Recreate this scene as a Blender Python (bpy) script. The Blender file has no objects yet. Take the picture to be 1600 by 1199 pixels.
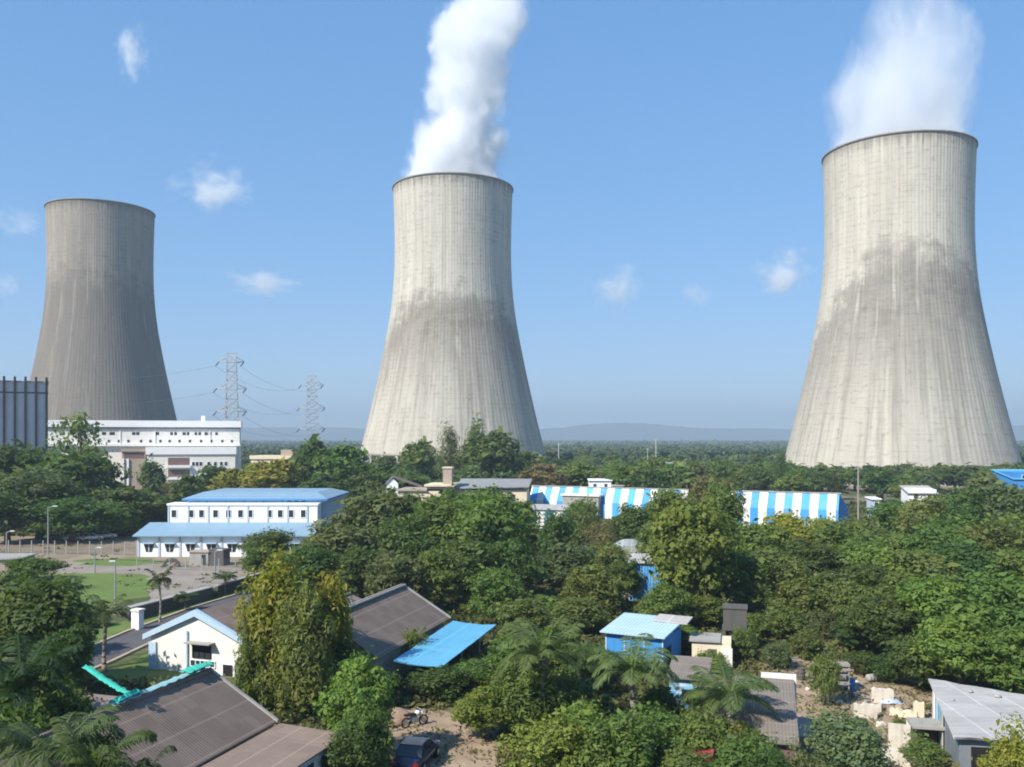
import bpy, math, random
import numpy as np
from mathutils import Vector, Matrix
R = math.radians
random.seed(7)
rng = np.random.default_rng(11)
scene = bpy.context.scene
COL = scene.collection
F, HZ, CAMZ = 1430.0, 687.0, 18.0          # focal length and horizon row of the 1600 px wide photo, eye height

# ------------------------------------------------------------------ helpers
def at(px, Y, z=0.0):
    return Vector(((px - 800) / F * Y, Y, z))
def pix(px, py, z=0.0):                     # point of height z seen at that pixel
    Y = (CAMZ - z) * F / (py - HZ)
    return Vector(((px - 800) / F * Y, Y, z))
def hgt(py, Y):
    return CAMZ - (py - HZ) * Y / F

def tag(o, label=None, cat=None, group=None, kind=None):
    if label: o['label'] = label
    if cat: o['category'] = cat
    if group: o['group'] = group
    if kind: o['kind'] = kind
    return o
def empty(name, loc=(0, 0, 0), rz=0.0, label=None, cat=None, group=None):
    o = bpy.data.objects.new(name, None)
    COL.objects.link(o)
    o.location = loc
    o.rotation_euler = (0, 0, rz)
    o.empty_display_size = 0.5
    return tag(o, label, cat, group)
def link_mesh(name, me, parent=None, loc=None):
    o = bpy.data.objects.new(name, me)
    COL.objects.link(o)
    if parent is not None: o.parent = parent
    if loc is not None: o.location = loc
    return o
def children_of(o):
    return [c for c in bpy.data.objects if c.parent == o]
def copy_tree(o, parent=None):
    c = o.copy()
    COL.objects.link(c)
    c.parent = parent
    for ch in children_of(o):
        copy_tree(ch, c)
    return c

class MB:
    def __init__(self):
        self.v, self.f = [], []
    def add(self, vs, fs):
        n = len(self.v)
        self.v += [tuple(p) for p in vs]
        self.f += [tuple(i + n for i in f) for f in fs]
        return self
    def box(self, x0, x1, y0, y1, z0, z1):
        return self.add([(x0, y0, z0), (x1, y0, z0), (x1, y1, z0), (x0, y1, z0),
                         (x0, y0, z1), (x1, y0, z1), (x1, y1, z1), (x0, y1, z1)],
                        [(0, 3, 2, 1), (4, 5, 6, 7), (0, 1, 5, 4), (1, 2, 6, 5), (2, 3, 7, 6), (3, 0, 4, 7)])
    def slab(self, pts, t):                  # counter-clockwise top outline, thickness t downwards
        n = len(pts)
        top = [tuple(p) for p in pts]
        bot = [(p[0], p[1], p[2] - t) for p in pts]
        fs = [tuple(range(n)), tuple(range(2 * n - 1, n - 1, -1))]
        fs += [(i, n + i, n + (i + 1) % n, (i + 1) % n) for i in range(n)]
        return self.add(top + bot, fs)
    def prism_y(self, poly, y0, y1):         # x,z outline (ccw seen from -y) extruded along y
        n = len(poly)
        a = [(p[0], y0, p[1]) for p in poly]
        b = [(p[0], y1, p[1]) for p in poly]
        fs = [tuple(range(n)), tuple(range(2 * n - 1, n - 1, -1))]
        fs += [(i, n + i, n + (i + 1) % n, (i + 1) % n) for i in range(n)]
        return self.add(a + b, fs)
    def tube(self, p0, p1, r0, r1=None, n=6, cap=True):
        r1 = r0 if r1 is None else r1
        p0, p1 = Vector(p0), Vector(p1)
        d = (p1 - p0).normalized()
        a = d.orthogonal().normalized()
        b = d.cross(a)
        vs = []
        for p, r in ((p0, r0), (p1, r1)):
            for i in range(n):
                t = 2 * math.pi * i / n
                vs.append(p + a * (r * math.cos(t)) + b * (r * math.sin(t)))
        fs = [(i, (i + 1) % n, n + (i + 1) % n, n + i) for i in range(n)]
        if cap: fs += [tuple(range(n - 1, -1, -1)), tuple(range(n, 2 * n))]
        return self.add(vs, fs)
    def path(self, pts, radii, n=6):
        for i in range(len(pts) - 1):
            self.tube(pts[i], pts[i + 1], radii[i], radii[i + 1], n)
        return self
    def lathe(self, prof, n=24, c=(0, 0)):
        m = len(prof)
        vs = [(c[0] + r * math.cos(2 * math.pi * i / n), c[1] + r * math.sin(2 * math.pi * i / n), z)
              for r, z in prof for i in range(n)]
        fs = [(j * n + i, j * n + (i + 1) % n, (j + 1) * n + (i + 1) % n, (j + 1) * n + i)
              for j in range(m - 1) for i in range(n)]
        return self.add(vs, fs)
    def mesh(self, name, mat, smooth=False):
        me = bpy.data.meshes.new(name)
        me.from_pydata(self.v, [], self.f)
        if mat: me.materials.append(mat)
        if smooth: me.shade_smooth()
        me.update()
        return me
    def build(self, name, mat, parent=None, smooth=False, loc=None):
        return link_mesh(name, self.mesh(name, mat, smooth), parent, loc)

def quads_mesh(name, V, mat):                # V: (n,4,3) array of separate quads
    n = len(V)
    me = bpy.data.meshes.new(name)
    me.vertices.add(4 * n)
    me.vertices.foreach_set('co', np.ascontiguousarray(V, dtype=np.float32).ravel())
    me.loops.add(4 * n)
    me.loops.foreach_set('vertex_index', np.arange(4 * n, dtype=np.int32))
    me.polygons.add(n)
    me.polygons.foreach_set('loop_start', np.arange(0, 4 * n, 4, dtype=np.int32))
    me.polygons.foreach_set('loop_total', np.full(n, 4, dtype=np.int32))
    me.materials.append(mat)
    me.update(calc_edges=True)
    return me

# ------------------------------------------------------------------ materials
class NT:
    def __init__(self, name):
        self.m = bpy.data.materials.new(name)
        self.m.use_nodes = True
        self.t = self.m.node_tree
        self.t.nodes.clear()
        self.out = self.t.nodes.new('ShaderNodeOutputMaterial')
    def n(self, typ, ins=None, out=0, **kw):
        nd = self.t.nodes.new('ShaderNode' + typ)
        for k, v in kw.items(): setattr(nd, k, v)
        for k, v in (ins or {}).items():
            s = nd.inputs[k]
            if isinstance(v, bpy.types.NodeSocket): self.t.links.new(v, s)
            else: s.default_value = v
        self.last = nd
        return nd.outputs[out]
    def math(self, op, a, b=0.0, c=None, clamp=False):
        ins = {0: a, 1: b}
        if c is not None: ins[2] = c
        return self.n('Math', ins, operation=op, use_clamp=clamp)
    def mix(self, f, a, b, blend='MIX'):
        nd = self.t.nodes.new('ShaderNodeMix')
        nd.data_type = 'RGBA'; nd.blend_type = blend
        for k, v in ((0, f), (6, a), (7, b)):
            s = nd.inputs[k]
            if isinstance(v, bpy.types.NodeSocket): self.t.links.new(v, s)
            else: s.default_value = v if k == 0 else (*v[:3], 1.0)
        return nd.outputs[2]
    def noise(self, vec, scale, detail=4.0, rough=0.55):
        return self.n('TexNoise', {'Vector': vec, 'Scale': scale, 'Detail': detail, 'Roughness': rough})
    def ramp(self, f, lo, hi):               # smooth 0..1 between lo and hi
        return self.n('MapRange', {0: f, 1: lo, 2: hi, 3: 0.0, 4: 1.0}, interpolation_type='SMOOTHSTEP')
    def obj(self):
        return self.n('TexCoord', out=3)
    def vmul(self, v, s):
        return self.n('VectorMath', {0: v, 1: s}, operation='MULTIPLY')
    def finish(self, color, rough=0.8, bump=None, bstr=0.3, bdist=0.05, metal=0.0, spec=0.3):
        ins = {'Base Color': color if isinstance(color, bpy.types.NodeSocket) else (*color[:3], 1), 'Roughness': rough,
               'Metallic': metal, 'Specular IOR Level': spec}
        if bump is not None:
            ins['Normal'] = self.n('Bump', {'Height': bump, 'Strength': bstr, 'Distance': bdist})
        b = self.n('BsdfPrincipled', ins)
        self.t.links.new(b, self.out.inputs[0])
        return self.m

def wall_mat(name, c, dirt=0.45, dirtc=(0.22, 0.20, 0.17), scale=0.6, rough=0.85):
    """painted or bare masonry with blotches and rain streaks"""
    g = NT(name)
    p = g.obj()
    blot = g.ramp(g.noise(p, scale, 6), 0.45, 0.75)
    st = g.ramp(g.noise(g.vmul(p, (2.2, 2.2, 0.16)), 1.0, 5), 0.52, 0.78)
    d = g.math('MULTIPLY', g.math('MAXIMUM', blot, st), dirt, clamp=True)
    fine = g.noise(p, 6.0, 4)
    col = g.mix(d, c, dirtc)
    col = g.mix(g.math('MULTIPLY', fine, 0.25), col, (c[0] * .6, c[1] * .6, c[2] * .6))
    return g.finish(col, rough, fine, 0.25, 0.02)
def plain_mat(name, c, rough=0.6, metal=0.0, var=0.2, scale=3.0, spec=0.3):
    g = NT(name)
    p = g.obj()
    f = g.noise(p, scale, 5)
    col = g.mix(g.math('MULTIPLY', f, var * 2), c, tuple(x * 0.55 for x in c))
    return g.finish(col, rough, metal=metal, spec=spec)
def sheet_mat(name, c, axis=0, pitch=0.28, c2=None, rough=0.55, dirt=0.4, rows=2.2, dirtc=(0.16, 0.13, 0.11), metal=0.0, band=0.5, bstr=0.6):
    """corrugated roofing sheets: corrugation runs along the other axis, sheet rows with their own wear"""
    g = NT(name)
    p = g.obj()
    s = g.n('SeparateXYZ', {0: p}); sp = g.last
    a = sp.outputs[axis]; b = sp.outputs[1 - axis]
    wave = g.math('SINE', g.math('MULTIPLY', a, 2 * math.pi / pitch))
    cell = g.n('CombineXYZ', {0: g.math('FLOOR', g.math('DIVIDE', a, 1.05)), 1: g.math('FLOOR', g.math('DIVIDE', b, rows)), 2: 0.0})
    wn = g.n('TexWhiteNoise', {0: cell})
    blot = g.ramp(g.noise(p, 0.45, 7, 0.65), 0.40, 0.72)
    streak = g.ramp(g.noise(g.vmul(p, (3, .3, .3) if axis == 0 else (.3, 3, .3)), 1.0, 5), 0.45, 0.75)
    d = g.math('MULTIPLY', g.math('ADD', g.math('MULTIPLY', blot, 0.7), g.math('MULTIPLY', streak, 0.5)), dirt, clamp=True)
    col = g.mix(d, c, dirtc)
    col = g.mix(g.math('MULTIPLY', wn, band), col, c2 or tuple(x * 0.7 for x in c))
    lap = g.math('LESS_THAN', g.math('MODULO', g.math('ADD', b, 500.0), rows), 0.10)
    col = g.mix(g.math('MULTIPLY', lap, 0.35), col, tuple(min(1, x * 1.7) for x in c))
    return g.finish(col, rough, wave, bstr, 0.04, metal)
def glass_mat(name, c=(0.02, 0.025, 0.03)):
    g = NT(name)
    f = g.noise(g.obj(), 0.8, 3)
    return g.finish(g.mix(f, c, tuple(x * 2.2 for x in c)), 0.15, spec=0.5)

M = {}
M['white_wall'] = wall_mat('white_wall', (0.78, 0.76, 0.71), 0.42, (0.42, 0.39, 0.35))
M['white_clean'] = wall_mat('white_clean', (0.84, 0.85, 0.86), 0.15, (0.50, 0.50, 0.50))
M['cream_wall'] = wall_mat('cream_wall', (0.72, 0.62, 0.46), 0.35, (0.35, 0.29, 0.22))
M['tan_wall'] = wall_mat('tan_wall', (0.38, 0.31, 0.25), 0.3, (0.22, 0.18, 0.15))
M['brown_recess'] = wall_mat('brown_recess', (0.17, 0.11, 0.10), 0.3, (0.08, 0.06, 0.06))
M['grey_wall'] = wall_mat('grey_wall', (0.34, 0.33, 0.31), 0.5, (0.16, 0.15, 0.13))
M['lilac_panel'] = wall_mat('lilac_panel', (0.70, 0.65, 0.66), 0.25, (0.18, 0.17, 0.19), 0.15)
M['fin_dark'] = plain_mat('fin_dark', (0.035, 0.035, 0.05), 0.6)
M['blue_wall'] = wall_mat('blue_wall', (0.05, 0.25, 0.58), 0.35, (0.04, 0.14, 0.30), 0.9)
M['blue_trim'] = wall_mat('blue_trim', (0.40, 0.55, 0.70), 0.55, (0.55, 0.60, 0.62), 1.0)
M['greyblue'] = wall_mat('greyblue', (0.42, 0.49, 0.60), 0.25, (0.30, 0.32, 0.36))
M['blue_roof'] = sheet_mat('blue_roof', (0.21, 0.33, 0.43), 0, 0.5, None, 0.5, 0.22, 6.0, (0.20, 0.32, 0.42), band=0.22, bstr=.35)
M['blue_roof_x'] = sheet_mat('blue_roof_x', (0.12, 0.40, 0.62), 1, 0.3, None, 0.45, 0.35, 3.0, (0.10, 0.25, 0.36), band=0.25, bstr=.4)
M['ruin_wall'] = wall_mat('ruin_wall', (0.62, 0.57, 0.49), 0.55, (0.30, 0.26, 0.21), 1.4)
M['kiosk_roof'] = sheet_mat('kiosk_roof', (0.40, 0.56, 0.66), 0, 0.3, None, 0.5, 0.25, 3.0, (0.30, 0.42, 0.50), band=0.2)
M['brown_roof'] = sheet_mat('brown_roof', (0.205, 0.158, 0.130), 1, 0.18, (0.145, 0.112, 0.092), 0.9, 0.5, 1.6, (0.07, 0.058, 0.05), band=0.85, bstr=.22)
M['brown_roof_pale'] = sheet_mat('brown_roof_pale', (0.25, 0.19, 0.155), 1, 0.18, (0.19, 0.145, 0.12), 0.9, 0.45, 1.6, (0.11, 0.085, 0.075), band=0.85, bstr=.22)
M['grey_roof'] = sheet_mat('grey_roof', (0.21, 0.18, 0.155), 0, 0.18, (0.17, 0.148, 0.128), 0.9, 0.4, 1.6, (0.10, 0.088, 0.075), band=0.35, bstr=.25)
M['grey_roof_far'] = sheet_mat('grey_roof_far', (0.25, 0.26, 0.27), 0, 0.4, None, 0.8, 0.3, 2.0, band=0.3)
M['tin_roof'] = sheet_mat('tin_roof', (0.46, 0.45, 0.43), 1, 0.22, (0.32, 0.31, 0.30), 0.6, 0.7, 2.0, (0.26, 0.24, 0.23), band=0.5)
M['tin_wall'] = sheet_mat('tin_wall', (0.24, 0.27, 0.32), 1, 0.28, (0.17, 0.19, 0.22), 0.6, 0.5, 2.0, (0.12, 0.11, 0.10), band=0.5)
M['dark_void'] = plain_mat('dark_void', (0.015, 0.015, 0.016), 0.9)
M['glass'] = glass_mat('glass')
M['steel'] = plain_mat('steel', (0.36, 0.38, 0.40), 0.5, 0.4, 0.15)
M['pylon_steel'] = plain_mat('pylon_steel', (0.42, 0.43, 0.43), 0.6, 0.0, 0.1)
M['insulator'] = plain_mat('insulator', (0.06, 0.06, 0.07), 0.5)
M['wire'] = plain_mat('wire', (0.09, 0.09, 0.10), 0.6)
M['wood'] = plain_mat('wood', (0.33, 0.30, 0.28), 0.9, 0, 0.35, 2.0)
M['teal_cloth'] = plain_mat('teal_cloth', (0.05, 0.47, 0.37), 0.7, 0, 0.25, 1.5)
M['teal_pale'] = plain_mat('teal_pale', (0.30, 0.52, 0.55), 0.7, 0, 0.35, 1.5)
M['red_sheet'] = plain_mat('red_sheet', (0.33, 0.05, 0.06), 0.6, 0, 0.3, 1.5)
M['tank_dark'] = wall_mat('tank_dark', (0.10, 0.095, 0.09), 0.4, (0.05, 0.05, 0.05))
M['tyre'] = plain_mat('tyre', (0.02, 0.02, 0.02), 0.9)
M['rim_metal'] = plain_mat('rim_metal', (0.5, 0.5, 0.52), 0.35, 0.8, 0.1)
M['car_blue'] = plain_mat('car_blue', (0.022, 0.035, 0.075), 0.25, 0.0, 0.1, 1.0, 0.6)
M['car_white'] = plain_mat('car_white', (0.75, 0.76, 0.77), 0.3, 0.0, 0.06, 1.0, 0.5)
M['lamp_red'] = plain_mat('lamp_red', (0.4, 0.02, 0.02), 0.3)
M['lamp_clear'] = plain_mat('lamp_clear', (0.7, 0.7, 0.7), 0.2)
M['kerb'] = wall_mat('kerb', (0.46, 0.38, 0.27), 0.5, (0.2, 0.17, 0.13), 1.2)
M['sand'] = wall_mat('sand', (0.36, 0.25, 0.17), 0.4, (0.2, 0.14, 0.1), 1.5)
M['bark'] = wall_mat('bark', (0.12, 0.09, 0.065), 0.5, (0.05, 0.04, 0.03), 2.0)
M['palm_bark'] = wall_mat('palm_bark', (0.24, 0.21, 0.17), 0.5, (0.11, 0.09, 0.07), 2.0)

def ground_mat():
    g = NT('ground_earth_and_weeds')
    p = g.n('NewGeometry')
    big = g.noise(p, 0.035, 6)
    mid = g.noise(p, 0.35, 6, 0.65)
    fine = g.noise(p, 3.0, 5, 0.7)
    gr = g.ramp(g.math('ADD', big, g.math('MULTIPLY', g.math('SUBTRACT', mid, 0.5), 0.9)), 0.38, 0.58)
    earth = g.mix(fine, (0.30, 0.24, 0.17), (0.17, 0.13, 0.09))
    weed = g.mix(fine, (0.085, 0.105, 0.03), (0.035, 0.055, 0.018))
    col = g.mix(gr, earth, weed)
    return g.finish(col, 0.95, fine, 0.5, 0.1)
def dirt_mat(name, a, b, scale=0.5, spots=0.25, spotc=(0.07, 0.085, 0.03)):
    g = NT(name)
    p = g.n('NewGeometry')
    f = g.noise(p, scale, 7, 0.65)
    fine = g.noise(p, 5.0, 5, 0.7)
    tr = g.ramp(g.noise(p, scale * 0.7, 6, 0.7), 0.58, 0.72)
    col = g.mix(g.ramp(f, 0.3, 0.7), a, b)
    col = g.mix(g.math('MULTIPLY', fine, 0.4), col, tuple(x * .6 for x in b))
    col = g.mix(g.math('MULTIPLY', tr, spots), col, spotc)
    return g.finish(col, 0.95, fine, 0.4, 0.06)
M['ground'] = ground_mat()
M['dirt'] = dirt_mat('dirt', (0.40, 0.30, 0.21), (0.27, 0.20, 0.14), 0.5, 0.8)
M['yard'] = dirt_mat('yard', (0.33, 0.27, 0.20), (0.21, 0.17, 0.12), 0.15, 1.0, (0.115, 0.14, 0.05))
M['gravel'] = dirt_mat('gravel', (0.31, 0.275, 0.235), (0.23, 0.20, 0.17), 0.3, 0.6, (0.16, 0.15, 0.1))
M['asphalt'] = dirt_mat('asphalt', (0.12, 0.115, 0.12), (0.085, 0.08, 0.085), 0.3, 0.3, (0.15, 0.13, 0.11))
M['lawn'] = dirt_mat('lawn', (0.13, 0.21, 0.04), (0.11, 0.15, 0.04), 0.35, 0.8, (0.21, 0.18, 0.10))

def leaf_mat(name, amount=0.42):
    g = NT(name)
    info = g.n('ObjectInfo'); io = g.last
    p = g.obj()
    cl = g.noise(p, 0.7, 3)
    geo = g.n('NewGeometry', out=8)          # random per leaf island
    rnd = g.last.outputs['Random Per Island']
    base = io.outputs['Color']
    warm = g.mix(1.0, base, (1.20, 1.14, 0.80), 'MULTIPLY')
    cool = g.mix(1.0, base, (0.78, 0.88, 0.92), 'MULTIPLY')
    f = g.math('ADD', g.math('MULTIPLY', g.ramp(cl, 0.32, 0.68), 0.6), g.math('MULTIPLY', rnd, 0.4))
    col = g.mix(f, cool, warm)
    b = g.n('BsdfPrincipled', {'Base Color': col, 'Roughness': 0.6, 'Specular IOR Level': 0.25})
    tcol = g.mix(1.0, col, (1.1, 1.25, 0.5), 'MULTIPLY')
    t = g.n('BsdfTranslucent', {'Color': tcol})
    mx = g.n('MixShader', {0: amount, 1: b, 2: t})
    g.t.links.new(mx, g.out.inputs[0])
    return g.m
M['leaf'] = leaf_mat('leaf')

# ------------------------------------------------------------------ setting: ground, roads, yards, hills
gm = MB().add([(-9500, -400, 0), (9500, -400, 0), (9500, 9500, 0), (-9500, 9500, 0)], [(0, 1, 2, 3)])
tag(gm.build('ground', M['ground']), kind='structure')

def sheet(name, pts, mat, z, jag=0.0):
    """flat patch from ground outline; jag roughens its edge"""
    out = []
    n = len(pts)
    for i in range(n):
        a, b = Vector(pts[i][:2]), Vector(pts[(i + 1) % n][:2])
        k = max(1, int((b - a).length / 1.5)) if jag else 1
        for j in range(k):
            q = a.lerp(b, j / k)
            if jag: q += Vector((random.uniform(-jag, jag), random.uniform(-jag, jag)))
            out.append((q.x, q.y, z))
    me = bpy.data.meshes.new(name)
    me.from_pydata(out, [], [tuple(range(len(out)))])
    me.materials.append(mat)
    o = link_mesh(name, me)
    return tag(o, kind='structure')
def gp(*l): return [pix(a, b) for a, b in l]
sheet('yard', gp((-80, 905), (400, 905), (430, 862), (560, 850), (560, 838), (-80, 838)), M['yard'], 0.004, 0.8)
sheet('path', gp((60, 893), (395, 900), (400, 888), (60, 882)), M['gravel'], 0.008, 0.3)
sheet('forecourt', gp((230, 952), (330, 921), (385, 900), (180, 899), (235, 925)), M['gravel'], 0.012, 0.3)
sheet('lawn', gp((20, 935), (140, 950), (236, 932), (240, 899), (150, 896), (60, 897), (10, 905)), M['lawn'], 0.016, 1.0)
sheet('lawn', gp((120, 884), (215, 884), (280, 878), (214, 872), (120, 874)), M['lawn'], 0.012, 1.2)
sheet('dirt_yard', gp((560, 1230), (800, 1230), (790, 1180), (735, 1125), (660, 1095), (600, 1095), (590, 1140)), M['dirt'], 0.004, 0.5)
sheet('dirt_yard', gp((1225, 1200), (1480, 1230), (1470, 1085), (1350, 1035), (1190, 1020), (1150, 1040), (1240, 1080)), M['dirt'], 0.004, 0.5)
# the estate road
rc = [(-39.5, 50), (-36.5, 62), (-34.6, 74), (-33.8, 85), (-32.0, 97), (-29.0, 108), (-24.5, 119), (-17, 129), (-6, 138)]
def offset_line(line, d):
    o = []
    for i, p in enumerate(line):
        a = Vector(line[max(0, i - 1)]); b = Vector(line[min(len(line) - 1, i + 1)])
        t = (b - a).normalized()
        o.append(Vector(p) + Vector((t.y, -t.x)) * d)
    return o
L, Rr = offset_line(rc, -2.1), offset_line(rc, 2.1)
rm = MB()
for i in range(len(rc) - 1):
    rm.add([(L[i].x, L[i].y, .02), (Rr[i].x, Rr[i].y, .02), (Rr[i + 1].x, Rr[i + 1].y, .02), (L[i + 1].x, L[i + 1].y, .02)], [(0, 1, 2, 3)])
tag(rm.build('road', M['asphalt']), kind='structure')
for s in (-1, 1):
    km = MB()
    A, B = offset_line(rc, s * 2.1), offset_line(rc, s * 2.4)
    for i in range(len(rc) - 1):
        q = [A[i], B[i], B[i + 1], A[i + 1]]
        if s < 0: q = q[::-1]
        km.slab([(p.x, p.y, .16) for p in q], .16)
    tag(km.build('kerb', M['kerb']), kind='structure')
sheet('lawn', [(-31.6, 68), (-30.5, 78), (-24.5, 71.2), (-24, 66), (-29, 62)], M['lawn'], 0.008, 0.4)
sheet('lawn', [(-37.4, 78), (-36.2, 88), (-33.3, 101), (-30.2, 112), (-32, 112), (-36, 101), (-39, 88), (-41, 78)], M['lawn'], 0.02, 0.3)

def ridge_hills():
    prof = [(-1500, 6), (-500, 9), (200, 16), (380, 18), (470, 21), (560, 17), (700, 15), (840, 13), (900, 20), (950, 30), (985, 34),
            (1020, 25), (1070, 15), (1130, 16), (1200, 21), (1260, 14), (1450, 18), (1600, 24), (1800, 15), (2600, 8)]
    xs = np.linspace(-1500, 2600, 320)
    hs = np.interp(xs, [p[0] for p in prof], [p[1] for p in prof])
    hs = np.convolve(np.pad(hs, 6, mode='edge'), np.ones(13) / 13, 'valid') + rng.normal(0, 0.35, len(xs))
    D, K = 7000.0, 13
    vs, fs = [], []
    for k in range(K):
        t = k / (K - 1) * 2 - 1
        for x, h in zip(xs, hs):
            hh = max(0, h * D / F - 0) * math.cos(t * math.pi / 2) ** 1.2
            vs.append(((x - 800) / F * D, D + t * 700, hh + 18 * math.cos(t * math.pi / 2) - .5 + (random.uniform(-3, 3) if abs(t) < .9 else 0)))
    n = len(xs)
    for k in range(K - 1):
        for i in range(n - 1):
            fs.append((k * n + i, k * n + i + 1, (k + 1) * n + i + 1, (k + 1) * n + i))
    m = MB().add(vs, fs)
    g = NT('hill_forest')
    f = g.noise(g.n('NewGeometry'), 0.006, 8, 0.7)
    mt = g.finish(g.mix(f, (0.02, 0.05, 0.04), (0.06, 0.09, 0.06)), 0.95)
    tag(m.build('hills', mt, smooth=True), kind='structure')
ridge_hills()

# ------------------------------------------------------------------ cooling towers
PROF_Y = [717, 700, 680, 649, 603, 557, 511, 465, 419, 374, 328, 282, 250, 225]
PROF_R = [187, 182.5, 177, 168.5, 157, 146, 136, 127, 121, 118, 117.6, 118.5, 119.6, 121]
PZ = np.array([(18 + (687 - y) * .2706 - 9.9) / (142.9 - 9.9) for y in PROF_Y])   # 0 at the lower lip, 1 at the rim
PR = np.array(PROF_R) / 121.0

def tower_mat(name, curve, pale, dark, stain, seed, fade=(.04, .55), foot=.30, soft=.09):
    g = NT(name)
    uv = g.n('UVMap')
    g.n('SeparateXYZ', {0: uv}); s = g.last
    u, v = s.outputs[0], s.outputs[1]
    def uvn(ku, kv, det=4, rough=.6, off=0):
        return g.noise(g.n('CombineXYZ', {0: g.math('MULTIPLY', u, ku), 1: g.math('MULTIPLY', v, kv), 2: seed + off}), 1.0, det, rough)
    streak = uvn(95, 2.0, 6, .68)
    fstreak = uvn(420, 5.0, 3, .6, 3)
    wide = uvn(46, 2.2, 4, .6, 4)
    patch = uvn(26, 16, 6, .7, 5)
    big = uvn(9, 5, 4, .6, 8)
    cells = uvn(90, 55, 3, .6, 12)
    fc = g.t.nodes.new('ShaderNodeFloatCurve')
    c = fc.mapping.curves[0]
    c.points[0].location = (0, curve[0][1]); c.points[1].location = (1, curve[-1][1])
    for x, y in curve: c.points.new(x, y)
    fc.mapping.update()
    g.t.links.new(u, fc.inputs[1])
    vb = fc.outputs[0]
    horiz = uvn(22, 60, 5, .65, 21)
    jag = g.math('ADD', g.math('MULTIPLY', g.math('SUBTRACT', patch, .5), .34), g.math('MULTIPLY', g.math('SUBTRACT', streak, .5), .15))
    jag = g.math('ADD', jag, g.math('MULTIPLY', g.math('SUBTRACT', horiz, .5), .12))
    jag = g.math('ADD', jag, g.math('MULTIPLY', g.math('SUBTRACT', big, .5), .10))
    edge = g.math('SUBTRACT', g.math('ADD', vb, jag), v)
    st = g.ramp(edge, -soft * .5, soft)
    # the stain weathers out towards the foot of the shell
    out = g.ramp(g.math('ADD', v, g.math('MULTIPLY', g.math('SUBTRACT', wide, .5), .5)), fade[0], fade[1])
    out = g.math('MULTIPLY', out, g.math('MULTIPLY_ADD', g.ramp(g.math('ADD', patch, g.math('MULTIPLY', g.math('SUBTRACT', horiz, .5), .6)), .62, .36), .35, .65))
    st = g.math('MULTIPLY', st, g.math('ADD', g.math('MULTIPLY', out, 1 - foot), foot))
    pan = g.n('TexWhiteNoise', {'Vector': g.n('CombineXYZ', {0: g.math('FLOOR', g.math('MULTIPLY', u, 84)), 1: g.math('FLOOR', g.math('MULTIPLY', v, 40)), 2: seed})})
    base = g.mix(g.ramp(streak, .36, .66), pale, tuple(x * .78 for x in pale))
    base = g.mix(g.math('MULTIPLY', g.math('MULTIPLY', pan, g.ramp(big, .40, .62)), .22), base, tuple(x * .66 for x in pale))
    base = g.mix(g.math('MULTIPLY', g.ramp(patch, .48, .70), .42), base, tuple(x * .74 for x in pale))
    stc = g.mix(g.ramp(fstreak, .38, .62), dark, tuple(min(1, x * 1.32) for x in dark))
    stc = g.mix(g.math('MULTIPLY', g.ramp(streak, .56, .74), .55), stc, tuple(x * .95 for x in pale))
    col = g.mix(g.math('MULTIPLY', st, stain), base, stc)
    # pale lime runs and dark rain runs
    col = g.mix(g.math('MULTIPLY', g.ramp(wide, .54, .70), .5), col, tuple(min(1, x * 1.12) for x in pale))
    low = g.math('MULTIPLY', g.math('SUBTRACT', 1.0, g.ramp(v, .25, .6)), .42)
    col = g.mix(g.math('MULTIPLY', g.ramp(streak, .52, .66), low), col, tuple(x * 1.05 for x in dark))
    col = g.mix(g.math('MULTIPLY', g.ramp(fstreak, .60, .78), .16), col, tuple(x * .60 for x in dark))
    col = g.mix(g.math('MULTIPLY', g.ramp(cells, .56, .72), .34), col, tuple(x * .8 for x in dark))
    col = g.mix(g.math('MULTIPLY', g.ramp(horiz, .54, .72), .30), col, tuple(x * .9 for x in dark))
    # pour lifts
    lift = g.math('LESS_THAN', g.math('FRACT', g.math('MULTIPLY', v, 62.0)), .10)
    ln = g.ramp(patch, .42, .62)
    col = g.mix(g.math('MULTIPLY', g.math('MULTIPLY', lift, ln), .30), col, tuple(x * .6 for x in dark))
    # soot below the rim
    rimd = g.ramp(g.math('ADD', v, g.math('MULTIPLY', g.math('SUBTRACT', streak, .5), .14)), .955, 1.0)
    col = g.mix(g.math('MULTIPLY', rimd, .55), col, tuple(x * .55 for x in dark))
    rib = g.math('SINE', g.math('MULTIPLY', u, 2 * math.pi * 130))
    h = g.math('ADD', g.math('MULTIPLY', rib, .5), g.math('MULTIPLY', cells, 1.0))
    return g.finish(col, .9, h, .35, .18, spec=.2)

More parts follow.
